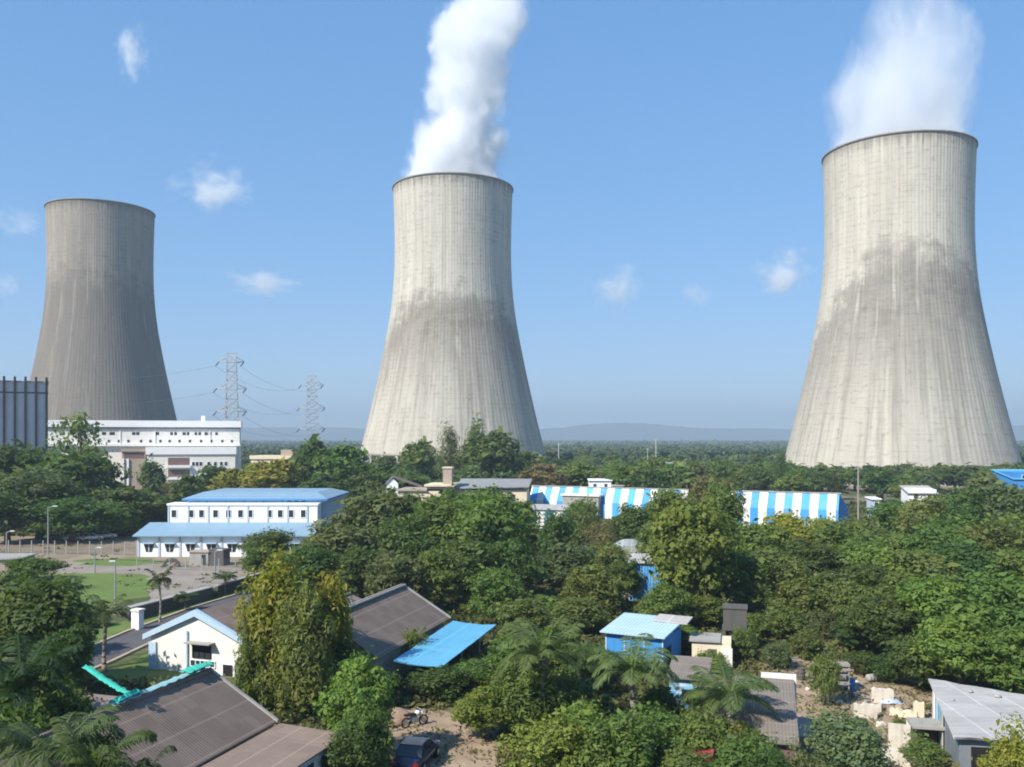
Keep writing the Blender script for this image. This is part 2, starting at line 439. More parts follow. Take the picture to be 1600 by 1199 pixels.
def cooling_tower(theta, D, Rtop, z0, z1, mat, label):
    th = R(theta)
    x, y = D * math.sin(th), D * math.cos(th)
    root = empty('cooling_tower', (x, y, 0), -th, label, 'cooling tower', 'concrete cooling towers of the power station')
    N, K = 160, 48
    ts = np.linspace(0, 1, K)
    # smooth the profile
    rs = np.interp(ts, PZ, PR)
    rs = np.convolve(np.pad(rs, 2, mode='reflect', reflect_type='odd'), [.1, .2, .4, .2, .1], 'valid') * Rtop
    zs = z0 + ts * (z1 - z0)
    vs, fs, uvs = [], [], []
    for rr, z in zip(rs, zs):
        for i in range(N):
            a = 2 * math.pi * i / N + math.pi / 2    # i = N/2 faces the camera (local -y), right of it is local +x
            vs.append((rr * math.cos(a), rr * math.sin(a), z))
    for j in range(K - 1):
        for i in range(N):
            fs.append((j * N + i, j * N + (i + 1) % N, (j + 1) * N + (i + 1) % N, (j + 1) * N + i))
            uvs.append([(i / N, ts[j]), ((i + 1) / N, ts[j]), ((i + 1) / N, ts[j + 1]), (i / N, ts[j + 1])])
    # inner face
    n0 = len(vs)
    for rr, z in zip(rs, zs):
        for i in range(N):
            a = 2 * math.pi * i / N + math.pi / 2
            vs.append(((rr - .5) * math.cos(a), (rr - .5) * math.sin(a), z))
    for j in range(K - 1):
        for i in range(N):
            fs.append((n0 + j * N + i, n0 + (j + 1) * N + i, n0 + (j + 1) * N + (i + 1) % N, n0 + j * N + (i + 1) % N))
            uvs.append([(i / N, ts[j]), (i / N, ts[j + 1]), ((i + 1) / N, ts[j + 1]), ((i + 1) / N, ts[j])])
    me = MB().add(vs, fs).mesh('shell', mat, True)
    uvl = me.uv_layers.new(name='UVMap')
    flat = np.array(uvs, dtype=np.float32).reshape(-1)
    uvl.data.foreach_set('uv', flat)
    link_mesh('shell', me, root)
    rt = rs[-1]
    MB().lathe([(rt - .6, z1 - .5), (rt + .40, z1 - .5), (rt + .40, z1 + .2), (rt - .6, z1 + .2), (rt - .6, z1 - .5)], 128).build('rim', M['rim_concrete'], root, True)
    rb = rs[0]
    MB().lathe([(rb - .7, z0 - .9), (rb + .45, z0 - .9), (rb + .45, z0 + .7), (rb - .7, z0 + .7), (rb - .7, z0 - .9)], 128).build('lower_ring', M['ring_concrete'], root, True)
    MB().lathe([(rb + 3.2, -.5), (rb + 5.2, -.5), (rb + 5.2, 1.8), (rb + 3.2, 1.8), (rb + 3.2, -.5)], 128).build('basin', M['ring_concrete'], root, True)
    m = MB()
    NC = 32
    step = 2 * math.pi / NC
    for sgn in (-1, 1):
        m.tube(((rb) * math.cos(0), rb * math.sin(0), z0 - .5), ((rb + 4) * math.cos(sgn * step / 2), (rb + 4) * math.sin(sgn * step / 2), .3), .42, .5, 8)
    cm = m.mesh('support_column', M['ring_concrete'], True)
    for i in range(NC):
        o = link_mesh('support_column', cm, root)
        o.rotation_euler = (0, 0, i * step)
    return root, rt

M['rim_concrete'] = wall_mat('rim_concrete', (0.25, 0.235, 0.21), .5, (.08, .075, .07), .3)
M['ring_concrete'] = wall_mat('ring_concrete', (0.36, 0.335, 0.29), .5, (.18, .16, .14), .3)
tmR = tower_mat('tower_concrete', [(.25, .36), (.32, .44), (.39, .56), (.45, .645), (.53, .69), (.61, .66), (.68, .60), (.75, .5)], (.51, .48, .415), (.158, .146, .130), (0.95), 1.0, (.06, .55), .24)
tmM = tower_mat('tower_concrete_streaked', [(.25, .38), (.33, .50), (.40, .585), (.48, .60), (.56, .585), (.64, .52), (.75, .45)], (.50, .472, .41), (.150, .132, .112), .95, 22.0, (.10, .52), .15)
tmL = tower_mat('tower_concrete_grey', [(.25, .76), (.36, .74), (.45, .74), (.55, .72), (.65, .70), (.75, .68)], (.315, .28, .24), (.135, .12, .104), .92, 43.0, (.0, .35), .72, .13)
TW = {}
TW['R'] = cooling_tower(22.84, 420, 30.1, 7.0, 138.7, tmR, 'nearest pale concrete cooling tower with a grey stained waist and thin wispy steam')
TW['M'] = cooling_tower(-3.685, 472, 30.7, 11.0, 146.5, tmM, 'pale concrete cooling tower standing in the middle with thick white steam')
TW['L'] = cooling_tower(-24.18, 601, 30.1, 14.0, 154.6, tmL, 'dark grey-brown cooling tower without any steam, behind the long white building')

# ------------------------------------------------------------------ steam and clouds (real volumes)
def principled_volume(g, dens, color=(1, 1, 1), aniso=0.0):
    nd = g.t.nodes.new('ShaderNodeVolumePrincipled')
    for s in nd.inputs:
        if s.name in ('Density Attribute', 'Color Attribute', 'Temperature Attribute'): s.default_value = ''
    nd.inputs['Color'].default_value = (*color, 1)
    nd.inputs['Anisotropy'].default_value = aniso
    if isinstance(dens, bpy.types.NodeSocket): g.t.links.new(dens, nd.inputs['Density'])
    else: nd.inputs['Density'].default_value = dens
    g.t.links.new(nd.outputs[0], g.out.inputs['Volume'])
    return nd
def curve_node(g, x, pts):
    fc = g.t.nodes.new('ShaderNodeFloatCurve')
    c = fc.mapping.curves[0]
    c.points[0].location = pts[0]; c.points[1].location = pts[-1]
    for p in pts[1:-1]: c.points.new(*p)
    fc.mapping.update()
    g.t.links.new(x, fc.inputs[1])
    return fc.outputs[0]
def steam(key, rows, scale, rim_y, Htop, dens, nz, stretch, thin, label, seed, cxo):
    """rows: (photo row, left edge, right edge) of the plume above the rim"""
    root, rt = TW[key]
    zs = [(rim_y - r[0]) * scale for r in rows]
    cx = [((r[1] + r[2]) / 2 - cxo) * scale for r in rows]
    rr = [(r[2] - r[1]) / 2 * scale * (1.03 if key == 'M' else .98) for r in rows]
    g = NT('steam_' + key)
    p = g.obj()
    warp = g.n('TexNoise', {'Vector': g.vmul(p, (1, 1, .7)), 'Scale': .05, 'Detail': 4.0}, out=1)
    wv = g.n('VectorMath', {0: warp, 1: (.5, .5, .5)}, operation='SUBTRACT')
    pw = g.n('VectorMath', {0: p, 1: g.vmul(wv, (22, 22, 16))}, operation='ADD')
    g.n('SeparateXYZ', {0: pw}); s = g.last
    t = g.math('DIVIDE', s.outputs[2], Htop, clamp=True)
    cxn = g.math('MULTIPLY_ADD', curve_node(g, t, [(z / Htop, c / 60 + .5) for z, c in zip(zs, cx)]), 60.0, -30.0)
    rn = g.math('MULTIPLY', curve_node(g, t, [(z / Htop, r / 40) for z, r in zip(zs, rr)]), 40.0)
    dx = g.math('SUBTRACT', s.outputs[0], cxn)
    d = g.math('DIVIDE', g.math('SQRT', g.math('ADD', g.math('MULTIPLY', dx, dx), g.math('MULTIPLY', s.outputs[1], s.outputs[1]))), rn)
    n1 = g.n('TexNoise', {'Vector': g.n('VectorMath', {0: g.vmul(pw, (1, 1, stretch)), 1: (seed, 0, 0)}, operation='ADD'), 'Scale': nz * 1.3, 'Detail': 7.0, 'Roughness': .66})
    core = g.ramp(g.math('ADD', d, g.math('MULTIPLY', g.math('SUBTRACT', n1, .5), 1.35)), 1.02, .72)
    holes = g.ramp(n1, .62 - thin * .2, .30)
    up = g.math('MULTIPLY_ADD', g.ramp(t, 0.0, .9), thin, 0.0)
    den = g.math('MULTIPLY', core, g.math('MULTIPLY_ADD', holes, up, g.math('SUBTRACT', 1.0, up)))
    den = g.math('MULTIPLY', den, dens)
    principled_volume(g, den, (.945, .96, .98), 0.1)
    g.m.cycles.volume_step_rate = 0.16
    g.m.cycles.volume_sampling = 'MULTIPLE_IMPORTANCE'
    m = MB()
    prof, N = [], 24
    vs, fs = [], []
    zz = [-1.5] + [z for z in zs if z > 2] 
    for k, z in enumerate(zz):
        c = float(np.interp(z, zs, cx)); r = float(np.interp(z, zs, rr))
        r = min(r * 1.5, rt - 1.2) if k == 0 else r * 1.5 + 3
        if k == 0: c = 0
        for i in range(N):
            a = 2 * math.pi * i / N
            vs.append((c + r * math.cos(a), r * math.sin(a), z))
    K = len(zz)
    for j in range(K - 1):
        for i in range(N):
            fs.append((j * N + i, j * N + (i + 1) % N, (j + 1) * N + (i + 1) % N, (j + 1) * N + i))
    fs += [tuple(range(N - 1, -1, -1)), tuple(range((K - 1) * N, K * N))]
    o = m.add(vs, fs).build('steam_plume', g.m)
    o.location = (root.location.x, root.location.y, {'M': 146.5, 'R': 138.7}[key])
    o.rotation_euler = root.rotation_euler
    tag(o, label, 'steam', 'steam rising from the cooling towers')
steam('M', [(292, 618, 796), (275, 626, 790), (250, 630, 786), (225, 638, 783), (195, 654, 778), (165, 667, 780), (130, 673, 788), (95, 676, 796), (60, 664, 804), (30, 674, 812), (0, 712, 816), (-40, 740, 840)],
      .330, 287, 110, .17, .066, .62, .55, 'dense white steam column pouring out of the middle cooling tower', 3.0, 707)
steam('R', [(240, 1298, 1522), (215, 1302, 1520), (190, 1308, 1518), (160, 1306, 1516), (130, 1300, 1516), (100, 1318, 1516), (60, 1345, 1512), (20, 1362, 1506), (-20, 1368, 1500), (-60, 1375, 1500)],
      .272, 226, 80, .074, .066, .32, .88, 'thin torn pale steam drifting off the right cooling tower', 17.0, 1407)

def cloud(px, py, w, h, dens, seed, label, D=3600.0):
    g = NT('cloud_vapour')
    p = g.obj()
    q = g.n('VectorMath', {0: p, 1: (seed * 3.1, seed * 1.7, 0)}, operation='ADD')
    n = g.noise(q, 2.1, 7, .66)
    ln = g.n('VectorMath', {0: p}, out=1, operation='LENGTH')
    body = g.math('SUBTRACT', g.math('ADD', g.math('MULTIPLY', n, 2.1), -0.62), ln)
    den = g.math('MULTIPLY', g.ramp(body, -0.12, .55), dens)
    principled_volume(g, den, (1, 1, 1), 0.2)
    g.m.cycles.volume_step_rate = 0.6
    me = bpy.data.meshes.new('cloud')
    import bmesh
    bm = bmesh.new()
    bmesh.ops.create_icosphere(bm, subdivisions=3, radius=1.0)
    bm.to_mesh(me); bm.free()
    me.materials.append(g.m)
    o = link_mesh('cloud', me)
    o.location = at(px, D, CAMZ + (HZ - py) * D / F)
    o.scale = (w * .88 * D / F, w * .88 * D / F, h * .88 * D / F)
    tag(o, label, 'cloud', 'small clouds in the blue sky')
cloud(205, 85, 56, 84, .016, 1, 'small upright cloud high above the left cooling tower')
cloud(335, 296, 106, 74, .012, 2, 'slanted white cloud right of the left cooling tower rim')
cloud(410, 443, 112, 40, .010, 3, 'flat low cloud between the left and middle cooling towers')
cloud(968, 452, 76, 74, .012, 4, 'faint puffy cloud right of the middle cooling tower')
cloud(1086, 462, 54, 44, .007, 5, 'very faint small cloud halfway between middle and right towers')
cloud(1222, 430, 92, 70, .020, 6, 'white cloud touching the left side of the right cooling tower')
cloud(22, 345, 80, 46, .006, 7, 'faint wide cloud left of the left cooling tower rim')
cloud(4, 446, 52, 40, .009, 8, 'lowest cloud cut by the left picture edge')

# ------------------------------------------------------------------ haze
hb = MB().box(-9900, 9900, -600, 9900, -1, 300)
g = NT('haze_air')
principled_volume(g, 0.00028, (0.44, 0.56, 0.70), 0.0)
tag(hb.build('haze', g.m), kind='stuff')

# ------------------------------------------------------------------ buildings and everything that stands about
def window(parent, x0, x1, z0, z1, y, frame_mat=None, pane_mat=None, bars=(0, 0), depth=.09, fw=.07, name='window'):
    """window in a wall whose face lies at local y, looking to -y"""
    f = MB()
    f.box(x0 - fw, x0, y - depth, y + .03, z0 - fw, z1 + fw).box(x1, x1 + fw, y - depth, y + .03, z0 - fw, z1 + fw)
    f.box(x0, x1, y - depth, y + .03, z0 - fw, z0).box(x0, x1, y - depth, y + .03, z1, z1 + fw)
    for i in range(bars[0]):
        x = x0 + (x1 - x0) * (i + 1) / (bars[0] + 1); f.box(x - .03, x + .03, y - depth * .8, y - .03, z0, z1)
    for i in range(bars[1]):
        z = z0 + (z1 - z0) * (i + 1) / (bars[1] + 1); f.box(x0, x1, y - depth * .75, y - .028, z - .03, z + .03)
    o = f.build(name, frame_mat or M['white_clean'], parent)
    MB().box(x0, x1, y - .025, y + .02, z0, z1).build('pane', pane_mat or M['glass'], o)
    return o
def dark_opening(parent, x0, x1, z0, z1, y, name='window', mat=None, proud=.04):
    return MB().box(x0, x1, y - proud, y + .05, z0, z1).build(name, mat or M['glass'], parent)

# --- grey finned boiler house at the left edge
Yb = 230
p = at(75, Yb)
b = empty('boiler_house', (p.x, Yb, 0), R(27.5), 'tall grey hall with dark vertical fins at the left edge', 'building')
MB().box(-75, 0, 0, 60, 0, 32.2).build('wall', M['lilac_panel'], b)
MB().box(-75.1, .12, -.12, -.003, 29.5, 29.8).build('band', M['fin_dark'], b)
MB().box(-75.2, .2, -.2, 60.2, 32.2, 32.6).build('roof', M['grey_wall'], b)
fm = MB().box(-.26, .26, -.6, -.13, 0, 33.6).mesh('fin', M['fin_dark'])
for i in range(12):
    link_mesh('fin', fm, b, (-.32 - i * 2.33, 0, 0))

# --- long white office block below the left tower
Yo = 330
k = Yo / F
p = at(72, Yo)
b = empty('office_block', (p.x, Yo, 0), R(14), 'long white office block with rows of small dark windows below the left tower', 'building')
def ox(px): return (px - 72) * k
Wd = ox(362)
MB().box(0, Wd, 0, 12, 0, 22.6).build('wall', M['white_wall'], b)
MB().box(-.6, Wd + .6, -.9, 12.6, 22.6, 25.0).build('parapet', M['white_clean'], b)
MB().box(-.3, Wd + .3, -.5, -.003, 21.9, 22.55).build('cornice', M['grey_wall'], b)
MB().box(-.3, Wd + .3, -1.2, -.004, 15.6, 16.4).build('ledge', M['white_clean'], b)
for px in (180, 232, 316):
    MB().box(ox(px) - .15, ox(px) + .15, -.25, -.005, 16.42, 21.85).build('pilaster', M['white_clean'], b)
for px, wpx in ((235, 6), (257, 4), (263, 4), (276, 5), (282, 4), (294, 4), (300, 4), (310, 5), (316.5, 4), (326, 4), (200, 5), (206, 5), (168, 8), (156, 6), (140, 7), (126, 5), (110, 6), (96, 6)):
    z = hgt(677.5, Yo)
    dark_opening(b, ox(px) - wpx * k / 2, ox(px) + wpx * k / 2, z - .55, z + .55, 0)
for px in (90, 104, 119, 134, 148, 163, 178, 192, 211, 225, 240, 254, 269, 285, 302, 318, 335, 350):
    z = hgt(689.5, Yo)
    window(b, ox(px) - .45, ox(px) + .45, z - .55, z + .5, 0, fw=.12)
# projecting lower wing
wx0, wx1 = ox(225), ox(357)
wg = MB().box(wx0, wx1, -9, -.01, 0, 12.6).build('front_wing', M['white_wall'], b)
MB().box(wx0 - .4, wx1 + .4, -9.5, -.012, 12.6, 15.2).build('parapet', M['white_clean'], b)
for z0 in (8.7, 4.4):
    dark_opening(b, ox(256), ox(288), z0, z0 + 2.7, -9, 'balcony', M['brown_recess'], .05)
    MB().box(ox(254), ox(290), -10.4, -9.06, z0 - .9, z0 - .05).build('balcony_front', M['white_clean'], b)
for px in (294, 299.5, 305, 317, 327, 336, 343):
    window(b, ox(px) - .5, ox(px) + .5, 8.4, 9.8, -9, fw=.12)
    window(b, ox(px) - .5, ox(px) + .5, 3.6, 5.0, -9, fw=.12)
# brown entrance tower
MB().box(ox(187), ox(222), -7, -.013, 0, 13.6).build('entrance_tower', M['tan_wall'], b)
MB().box(ox(186), ox(223), -7.6, -.014, 13.6, 14.6).build('canopy', M['tan_wall'], b)
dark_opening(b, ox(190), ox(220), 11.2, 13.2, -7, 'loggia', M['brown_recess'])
for px in (189, 196): MB().box(ox(px) - .35, ox(px) + .35, -7.5, -7.06, 0, 11.1).build('pier', M['white_clean'], b)
MB().box(ox(300), ox(306), 6, 10, 25.0, 27.0).build('roof_tank', M['white_clean'], b)

# --- beige house far behind the yellow-green trees
p = at(392, 285)
b = empty('beige_house', (p.x, 285, 0), R(-4), 'beige flat-roofed house mostly behind yellow-green trees', 'building')
MB().box(0, 17, 0, 9, 0, 11.9).build('wall', M['cream_wall'], b)
MB().box(-.3, 17.3, -.4, 9.3, 11.9, 13.0).build('parapet', M['cream_wall'], b)
MB().box(9.2, 13, 1, 5, 13.0, 14.8).build('stair_head', M['tan_wall'], b)
MB().box(17.32, 22, 1.5, 9, 0, 10.6).build('side_wing', M['grey_wall'], b)
for x in (1.5, 4.5, 8, 12): window(b, x, x + 1.2, 8.6, 10.1, 0, M['cream_wall'])

# --- white hall with blue roofs
Yh = 140.5
p = at(215, Yh)
b = empty('blue_roofed_hall', (p.x, Yh, 0), 0, 'white two-tier hall with pale blue roofs and blue pilasters', 'building')
W = (486 - 215) * Yh / F
MB().box(0, W, 0, 6, 0, 3.15).build('lower_wall', M['white_clean'], b)
MB().slab([(-.5, -.8, 3.3), (W + .5, -.8, 3.3), (W + .5, 6, 4.75), (-.5, 6, 4.75)], .14).build('lean_to_roof', M['blue_roof'], b)
x0, x1 = 2.4, W - .3
MB().box(x0, x1, 6.0, 24, 0, 7.45).build('upper_wall', M['white_clean'], b)
MB().box(x0 - .15, x1 + .15, 5.85, 9.5, 7.45, 7.75).build('upper_ledge', M['white_clean'], b)
c0, c1 = 4.6, W + .15
MB().box(c0, c1, 9.0, 27.5, 7.76, 8.34).build('clerestory', M['white_clean'], b)
MB().box(x1 + .01, c1, 9.0, 27.5, 0, 7.75).build('end_wall', M['greyblue'], b)  # shade of the end side put into its grey-blue colour
za, zr = 8.36, 9.25
e0, e1, f0, f1 = c0 - .7, c1 + .7, 8.1, 28.4
rx0, rx1, ry = e0 + 2.0, e1 - 2.4, 18.2
rf = MB()
rf.add([(e0, f0, za), (e1, f0, za), (rx1, ry - 6, zr), (rx0, ry - 6, zr), (rx1, ry + 6, zr), (rx0, ry + 6, zr), (e1, f1, za), (e0, f1, za)],
       [(0, 1, 2, 3), (3, 2, 4, 5), (1, 6, 4, 2), (5, 4, 6, 7), (0, 3, 5, 7), (0, 7, 6, 1)])
rf.build('main_roof', M['blue_roof'], b)
MB().box(e0 - .02, e1 + .02, f0 - .05, f1 + .05, za - .28, za - .003).build('fascia', M['blue_wall'], b)
bay = 32.5 * Yh / F
for i in range(9):
    x = .15 + i * bay
    if x < W: MB().box(x - .16, x + .16, -.1, -.003, 0, 3.12).build('pilaster', M['greyblue'], b)
    if i < 8 and x + bay < W + 1:
        cxx = x + bay / 2
        MB().box(cxx - .9, cxx + .9, -.55, -.004, 2.05, 2.17).build('sunshade', M['blue_trim'], b)
        o = MB().add([(cxx - .8, -.05, 1.95), (cxx - .8, .03, 1.95), (cxx + .8, -.05, 1.95), (cxx + .8, .03, 1.95),
                      (cxx + .45, -.05, .75), (cxx + .45, .03, .75), (cxx - .45, -.05, .75), (cxx - .45, .03, .75)],
                     [(0, 6, 4, 2), (1, 3, 5, 7), (0, 2, 3, 1), (2, 4, 5, 3), (4, 6, 7, 5), (6, 0, 1, 7)]).build('window', M['glass'], b)
        MB().box(cxx - .04, cxx + .04, -.09, -.052, .75, 1.95).build('mullion', M['white_clean'], o)
ub = 31 * (Yh + 6) / F
for i in range(8):
    x = x0 + .12 + i * ub
    if x < x1: MB().box(x - .13, x + .13, 5.9, 5.997, 4.3, 7.44).build('pilaster', M['greyblue'], b)
for px in (272, 299, 315, 337, 357, 376, 391, 421, 438, 455, 474):
    x = (px - 215) * (Yh + 6) / F + at(215, Yh + 6).x - p.x
    if x0 + .6 < x < x1 - .5: window(b, x - .38, x + .38, 5.55, 6.7, 6.0, fw=.1)
for x in np.arange(c0 + 3, c1 - 1, 3.1):
    MB().box(x - .1, x + .1, 8.92, 8.997, 7.78, 8.2).build('pilaster', M['greyblue'], b)
for x in (c1 - 5.6, c1 - 4.5, c1 - 3.3): window(b, x - .35, x + .35, 7.82, 8.12, 9.0, fw=.05)

# --- small grey pump house and tank in front of it
p = pix(296, 884)
b = empty('pump_house', (p.x, p.y, 0), R(-6), 'small grey pump house in front of the blue-roofed hall', 'building')
MB().box(0, 2.8, 0, 2.2, 0, 1.9).build('wall', M['grey_wall'], b)
MB().box(-.15, 2.95, -.15, 2.35, 1.9, 2.05).build('roof', M['tan_wall'], b)
MB().box(2.82, 5.0, .1, 2.4, 0, 2.3).build('water_tank', M['tank_dark'], b)
dark_opening(b, 1.8, 2.4, .1, 1.6, 0, 'door')
p = pix(268, 886)
b = empty('pipe_arch', (p.x, p.y, 0), 0, 'low dark concrete culvert ring left of the pump house', 'culvert')
m = MB(); q = [(1.1 * math.cos(R(a)), 0, 1.1 * math.sin(R(a))) for a in range(0, 181, 20)]
m.path([Vector(v) for v in q], [.22] * len(q), 8).build('ring', M['tank_dark'], b)

# --- quarters: all share one orientation (their ridges run away to the right)
QR = R(-17)
def gable(name, origin, rz, ridge_len, halfw, zr, ze, mat, label, cat='house', wall=None, wallz=None, over=.45, th=.09, y_far=0.0):
    """gabled house, ridge along local y from -ridge_len to 0"""
    b = empty(name, (origin[0], origin[1], 0), rz, label, cat)
    y0, y1 = -ridge_len, y_far
    w = halfw - over
    zw = ze + (zr - ze) * over / halfw - th - .02
    m = MB().prism_y([(-w, 0), (w, 0), (w, zw), (0, zr - th - .06), (-w, zw)], y0 + over, y1 - over)
    m.build('wall', wall or M['cream_wall'], b)
    for s in (-1, 1):
        pts = [(0, y0, zr), (s * halfw, y0, ze), (s * halfw, y1, ze), (0, y1, zr)]
        if s < 0: pts = pts[::-1]
        MB().slab(pts, th).build('roof_slope', mat, b)
    m = MB()
    m.tube((0, y0 - .05, zr + .02), (0, y1 + .05, zr + .02), .16, .16, 8)
    m.build('ridge_cap', mat, b)
    return b
B0 = pix(328, 1048, 5.2)
b = gable('roofed_quarters', B0, QR, 17, 4.2, 5.2, 2.75, M['brown_roof'], 'large brown sheet-roofed quarters in the lower left foreground', wall=M['cream_wall'])
# white cement verge flashing on its far gable
for s in (-1, 1):
    MB().add([(0, -.02, 5.3), (s * 4.25, -.02, 2.83), (s * 4.25, .16, 2.83), (0, .16, 5.3), (0, -.02, 5.16), (s * 4.25, -.02, 2.69), (s * 4.25, .16, 2.69), (0, .16, 5.16)],
             [(0, 1, 2, 3), (4, 7, 6, 5), (0, 4, 5, 1), (3, 2, 6, 7), (1, 5, 6, 2), (0, 3, 7, 4)]).build('verge', M['grey_wall'], b)
# lean-to on its right
le = MB().slab([(4.28, -14, 2.62), (8.3, -14, 2.42), (8.3, .2, 2.42), (4.28, .2, 2.62)], .1).build('side_roof', M['brown_roof_pale'], b)
MB().box(4.3, 7.9, -13.5, -.2, 0, 2.30).build('side_wall', M['cream_wall'], b)
sw = MB().box(7.91, 7.99, -13.4, -.3, 0, 2.28).build('painted_wall', M['white_wall'], b)
for y in (-1.6, -3.4, -5.4, -7.6):
    f = MB().box(7.995, 8.05, y - .6, y + .6, .85, 2.05).build('window', M['blue_trim'], b)
    MB().box(8.052, 8.07, y - .5, y + .5, .95, 1.95).build('pane', M['glass'], f)
MB().slab([(-10.5, -13, 2.9), (-4.25, -13, 2.9), (-4.25, 1.1, 2.9), (-10.5, 1.1, 2.9)], .1).build('side_roof', M['brown_roof_pale'], b)
MB().box(-10.2, -4.6, -12.7, .8, 0, 2.78).build('side_wall', M['cream_wall'], b)
# teal cloths on the roof edge
def cloth_strip(name, pts, width, mat, label, sag=.12):
    """a crumpled long strip of cloth through pts"""
    n = 26
    P = [Vector(q) for q in pts]
    L = [0]
    for i in range(len(P) - 1): L.append(L[-1] + (P[i + 1] - P[i]).length)
    vs, fs = [], []
    for i in range(n + 1):
        t = L[-1] * i / n
        j = max(k for k in range(len(P) - 1) if L[k] <= t + 1e-6)
        q = P[j].lerp(P[j + 1], (t - L[j]) / (L[j + 1] - L[j]))
        d = (P[j + 1] - P[j]).normalized()
        sd = Vector((d.y, -d.x, 0)).normalized()
        w = width * random.uniform(.85, 1.12)
        for kx in range(5):
            u = kx / 4 - .5
            vs.append(q + sd * (u * w) + Vector((0, 0, random.uniform(-.045, .045) + .07 * math.cos(u * 9) - sag * math.sin(math.pi * i / n))))
    for i in range(n):
        for kx in range(4):
            fs.append((i * 5 + kx, i * 5 + kx + 1, i * 5 + kx + 6, i * 5 + kx + 5))
    m = MB().add(vs, fs)
    o = m.build(name, mat, None, True)
    so_ = o.modifiers.new('thickness', 'SOLIDIFY'); so_.thickness = .03
    return tag(o, label, 'cloth', 'teal cloths along the roof edge')
Mq = Matrix.Translation((B0.x, B0.y, 0)) @ Matrix.Rotation(QR, 4, 'Z')
cloth_strip('shade_cloth', [pix(134, 1040, 3.5), pix(160, 1056, 3.3), pix(206, 1085, 3.15)], .5, M['teal_cloth'], 'long sagging teal cloth strip hanging left of the brown roof')
cloth_strip('shade_cloth', [Mq @ Vector((-.1, -7.6, 5.42)), Mq @ Vector((-.1, -3.6, 5.45)), Mq @ Vector((-.1, -.4, 5.5))], .5, M['teal_pale'], 'faded pale teal cloth strip lying along the brown roof ridge', 0)
cloth_strip('shade_cloth', [Mq @ Vector((-.1, -2.0, 5.62)), Mq @ Vector((-.1, -1.0, 5.66)), Mq @ Vector((-.1, .15, 5.6))], .75, M['teal_cloth'], 'bright teal cloth bunched at the far end of the brown roof ridge', 0)
cloth_strip('shade_cloth', [Mq @ Vector((-.15, -7.4, 5.5)), Mq @ Vector((-.15, -6.6, 5.55)), Mq @ Vector((-.15, -5.6, 5.6))], .55, M['teal_cloth'], 'short bright teal cloth where the two roof strips meet', 0)
for q in (pix(134, 1040, 0), ):
    pass

T0 = pix(630, 915, 5.35)
b2 = gable('roofed_quarters', T0, R(-15.6), 15, 4.3, 5.35, 2.75, M['brown_roof'], 'brown sheet-roofed quarters behind the bright blue awning', wall=M['grey_wall'])
for s in (-1, 1):
    MB().add([(0, -.02, 5.45), (s * 4.35, -.02, 2.83), (s * 4.35, .2, 2.83), (0, .2, 5.45), (0, -.02, 5.3), (s * 4.35, -.02, 2.69), (s * 4.35, .2, 2.69), (0, .2, 5.3)],
             [(0, 1, 2, 3), (4, 7, 6, 5), (0, 4, 5, 1), (3, 2, 6, 7), (1, 5, 6, 2), (0, 3, 7, 4)]).build('verge', M['grey_wall'], b2)
MB().box(-.25, .25, -15, .1, 5.33, 5.47).build('ridge_tiles', M['grey_wall'], b2)
# small outhouse whose roof edge shows left of it
p = pix(500, 955)
b = gable('outhouse', pix(548, 928, 3.3), R(-15), 9, 2.4, 3.3, 2.4, M['grey_roof'], 'low grey outhouse between yellow tree and brown roof', wall=M['grey_wall'])
# blue awning
c4 = [pix(615, 1032, 2.45), pix(690, 1042, 2.25), pix(776, 976, 2.35), pix(708, 970, 2.65)]
aw = empty('blue_awning', (c4[0].x, c4[0].y, 0), R(-15.6), 'bright blue sheet awning beside the brown roof', 'awning')
inv = aw.matrix_basis.inverted() if False else (Matrix.Translation(aw.location) @ Matrix.Rotation(R(-15.6), 4, 'Z')).inverted()
loc = [inv @ q for q in c4]
vsn = []
NU, NV = 14, 6
m = MB()
for top in (0, -.05):
    for i in range(NU + 1):
        for j in range(NV + 1):
            u, v = i / NU, j / NV
            a = loc[0].lerp(loc[3], u); c = loc[1].lerp(loc[2], u)
            q = a.lerp(c, v)
            vsn.append((q.x, q.y, q.z + top - .12 * math.sin(math.pi * v) + random.uniform(-.02, .02)))
n1 = (NU + 1) * (NV + 1)
fs = []
for i in range(NU):
    for j in range(NV):
        a = i * (NV + 1) + j
        fs.append((a, a + 1, a + NV + 2, a + NV + 1))
        fs.append((n1 + a, n1 + a + NV + 1, n1 + a + NV + 2, n1 + a + 1))
m.add(vsn, fs).build('sheet', M['blue_roof_x'], aw)
for q in (loc[1].lerp(loc[2], t) for t in (.03, .35, .68, .97)):
    MB().tube((q.x - .15, q.y, 0), (q.x - .15, q.y, q.z - .06), .05, .05, 8).build('post', M['steel'], aw)
MB().tube((loc[1].x - .15, loc[1].y, loc[1].z - .12), (loc[2].x - .15, loc[2].y, loc[2].z - .12), .05, .05, 6).build('beam', M['steel'], aw)

